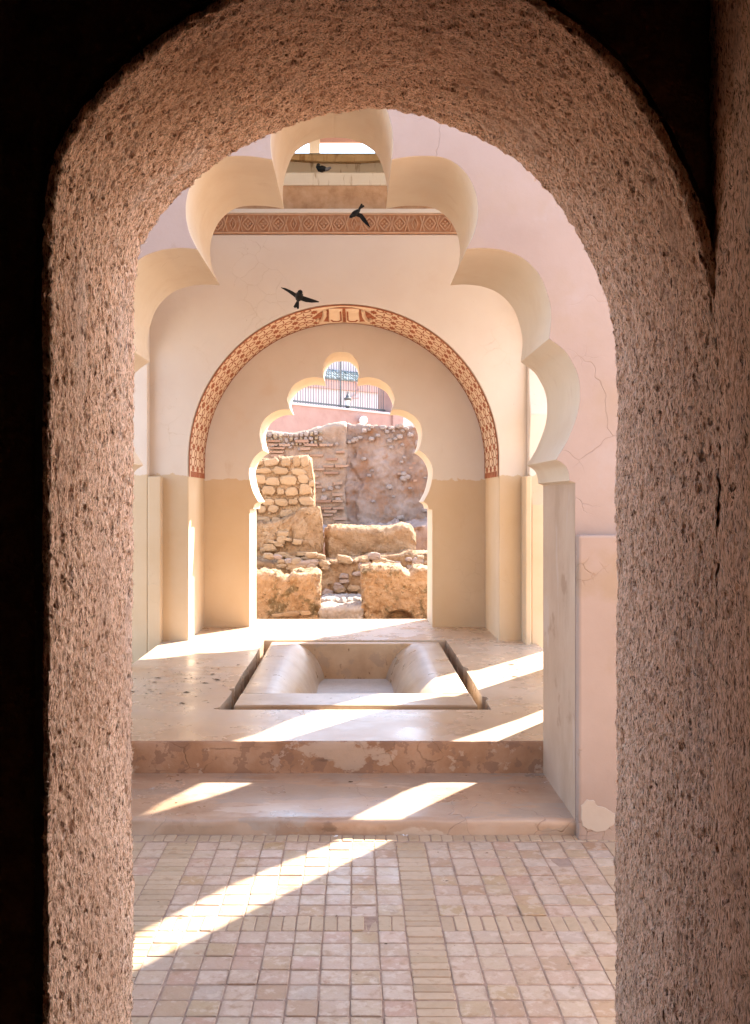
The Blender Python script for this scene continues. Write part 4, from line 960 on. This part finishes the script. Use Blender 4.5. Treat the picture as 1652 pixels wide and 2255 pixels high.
# ------------------------------------------------------------------ birds
def bird(loc, span, label, wing_l, wing_r, tail_dir, head_dir, mat='feather_black', body_len=.5, group=None):
    """body along head_dir; wings are lists of (x, y, z) tips relative to the shoulder, in share of the span"""
    r = empty('bird', loc); tag(r, label, 'bird', group)
    h = Vector(head_dir).normalized(); bl = span*body_len
    mb = MB(); ts_ = [-.5, -.42, -.28, -.05, .15, .28, .36, .44, .5]; rr_ = [.012, .035, .075, .10, .092, .062, .066, .05, .008]
    up = Vector((0, 0, 1))
    mb.tube([h*bl*t for t in ts_], [q*span for q in rr_], 10)
    b = mesh('body', mb.v, mb.f, M[mat], 60); o = bpy.data.objects.new('body', b); col.objects.link(o); o.parent = r
    mb = MB(); mb.tube([h*bl*.48, h*bl*.56], [.018*span, .003*span], 6); o = bpy.data.objects.new('beak', mesh('beak', mb.v, mb.f, M['litter'])); col.objects.link(o); o.parent = r
    for nm, pts_ in (('wing', wing_l), ('wing', wing_r)):
        if not pts_: continue
        le = [Vector(p)*span for p in pts_[0]]; te_ = [Vector(p)*span for p in pts_[1]]
        n_ = len(le); th = Vector((0, -1, .2)).normalized()*.012*span
        v = [tuple(p+th) for p in le]+[tuple(p+th*.4) for p in te_]+[tuple(p-th) for p in le]+[tuple(p-th*.4) for p in te_]
        f = []
        for i in range(n_-1):
            f += [(i, i+1, n_+i+1, n_+i), (2*n_+i, 3*n_+i, 3*n_+i+1, 2*n_+i+1), (i, 2*n_+i, 2*n_+i+1, i+1), (n_+i, n_+i+1, 3*n_+i+1, 3*n_+i)]
        f += [(0, n_, 3*n_, 2*n_), (n_-1, 3*n_-1, 4*n_-1, 2*n_-1)]
        o = bpy.data.objects.new(nm, mesh(nm, v, f, M[mat], 40)); col.objects.link(o); o.parent = r
    t = Vector(tail_dir).normalized(); sd_ = t.cross(Vector((0, 1, 0))).normalized()
    b0 = t*bl*.42
    fan = [b0-sd_*.03*span, b0+t*.20*span-sd_*.075*span, b0+t*.225*span-sd_*.03*span, b0+t*.19*span, b0+t*.225*span+sd_*.03*span, b0+t*.20*span+sd_*.075*span, b0+sd_*.03*span]
    th = Vector((0, .006*span, 0)); n_ = len(fan)
    v = [tuple(p-th) for p in fan]+[tuple(p+th) for p in fan]
    f = [tuple(range(n_)), tuple(range(2*n_-1, n_-1, -1))]+[(i, i+n_, (i+1) % n_+n_, (i+1) % n_) for i in range(n_)]
    o = bpy.data.objects.new('tail', mesh('tail', v, f, M[mat])); col.objects.link(o); o.parent = r
    return r
db = 7.6
bird((PX(659, db), db, PZ(652, db)), .31, 'black bird gliding with both wings spread above the painted arch band',
     ([(-.02, .0, .03), (-.18, .02, .13), (-.33, .04, .20), (-.455, .05, .225)], [(-.03, .02, -.09), (-.15, .05, .01), (-.29, .06, .115), (-.44, .055, .208)]),
     ([(.03, .0, .02), (.18, -.02, -.03), (.34, -.03, -.085), (.50, -.03, -.145)], [(.03, .02, -.10), (.16, .02, -.145), (.31, .0, -.165), (.49, -.02, -.16)]),
     (-.35, .9, -1), (.28, -.7, .8), body_len=.34)
db = 8.3
bird((PX(782, db), db, PZ(470, db)), .25, 'black bird banking with one long wing hanging down across the carved frieze',
     ([(.0, 0, .02), (-.06, .2, .05), (-.10, .36, .06), (-.14, .52, .05)], [(-.04, 0, -.03), (-.09, .2, .0), (-.12, .36, .03), (-.145, .52, .045)]),
     ([(.10, 0, .02), (.24, -.05, -.03), (.36, -.08, -.20), (.45, -.1, -.36), (.515, -.1, -.50)], [(.0, 0, -.08), (.15, -.02, -.14), (.25, -.06, -.28), (.37, -.09, -.40), (.50, -.1, -.50)]),
     (.75, .15, .85), (-.75, -.15, -.62), body_len=.48)
dp = UY+.05
pg = empty('perched_pigeon', (PX(711, dp), dp, PZ(381, dp))); pg.scale = (.72, .72, .72); tag(pg, 'dark pigeon with grey tail perched on the stained window sill', 'pigeon')
mb = MB()
mb.tube([(.06, 0, .045), (.03, 0, .055), (-.01, 0, .055), (-.045, 0, .06), (-.065, -.005, .085), (-.06, -.01, .11), (-.05, -.015, .125)], [.012, .034, .046, .043, .03, .024, .012], 10)
o = bpy.data.objects.new('body', mesh('body', mb.v, mb.f, M['feather_black'], 60)); col.objects.link(o); o.parent = pg
mb = MB(); mb.tube([(-.06, -.012, .113), (-.085, -.016, .106)], [.008, .002], 6); o = bpy.data.objects.new('beak', mesh('beak', mb.v, mb.f, M['litter'])); col.objects.link(o); o.parent = pg
mb = MB(); mb.tube([(.03, 0, .05), (.07, 0, .055), (.11, 0, .075)], [.03, .024, .014], 8); o = bpy.data.objects.new('tail', mesh('tail', mb.v, mb.f, M['feather_grey'], 60)); col.objects.link(o); o.parent = pg
for sx in (-.012, .012):
    mb = MB(); mb.tube([(-.01+sx, 0, .03), (-.012+sx, 0, .001)], .004, 5); o = bpy.data.objects.new('leg', mesh('leg', mb.v, mb.f, M['litter'])); col.objects.link(o); o.parent = pg

# ------------------------------------------------------------------ litter
mb = MB(); r = random.Random(5)
for i in range(300):
    reg = r.random()
    if reg < .55: x, y, z = r.gauss(-1.2, .28), r.gauss(7.3, .45), ZP
    elif reg < .72: x, y, z = r.gauss(1.15, .18), r.gauss(7.9, .25), ZP
    elif reg < .86: x, y, z = r.uniform(-1.05, 1.05), r.uniform(4.75, 5.44), ZT
    else: x, y, z = r.uniform(-1, 1), r.uniform(3.1, 4.6), .0035
    if z == ZP and (not (-1.8 < x < 1.58) or not (YB+.1 < y < 9.3) or (BX0-.07 < x < BX1+.07 and BY0-.05 < y < BY1)): continue
    s_ = abs(r.gauss(0, .0035))+.0018+(.012 if r.random() < .06 else 0); a = r.uniform(0, 6.28); k = r.randint(4, 6)
    if z != ZP: s_ *= .6
    p = [(x+s_*r.uniform(.6, 2.4)*math.cos(a+6.28*q/k), y+s_*r.uniform(.6, 1.2)*math.sin(a+6.28*q/k), z+.002) for q in range(k)]
    mb.add(p+[(x, y, z+.002+s_*.35)], [(q, (q+1) % k, k) for q in range(k)])
tag(mb.build('floor_litter', M['litter']), 'dark specks of litter scattered over the pavilion floor', 'litter', kind='stuff')
fspots = [(PX(1199, 5.30), 5.30, ZT, 'white feather scrap in the dark corner of the step by the right jamb'), (PX(508, 5.27), 5.24, ZT, 'white feather scrap on the worn step, in front of the brown riser'),
          (PX(336, 5.18), 5.18, ZT, 'white feather scrap on the step at its far left'), (PX(740, 4.64), 4.64, .004, 'white feather scrap on the narrow brick row at the foot of the step'),
          (PX(893, 4.66), 4.655, .004, 'grey-white feather scrap on the brick row, right of the sunlit streak')]
for x, y, z, lb in fspots:
    mb = MB(); rr2 = random.Random(int(x*1000))
    for q in range(7):
        a_ = rr2.uniform(0, 6.28); l_ = rr2.uniform(.006, .014); cx2, cy2 = x+rr2.uniform(-.006, .006), y+rr2.uniform(-.004, .004)
        mb.add([(cx2, cy2, z+.0015), (cx2+l_*math.cos(a_)-.002*math.sin(a_), cy2+l_*math.sin(a_)+.002*math.cos(a_), z+.003), (cx2+l_*1.4*math.cos(a_), cy2+l_*1.4*math.sin(a_), z+.005), (cx2+l_*math.cos(a_)+.002*math.sin(a_), cy2+l_*math.sin(a_)-.002*math.cos(a_), z+.003)], [(0, 1, 2, 3)])
    o = obj('feather', mb.v, mb.f, M['down']); tag(o, lb, 'feather', 'feather scraps')
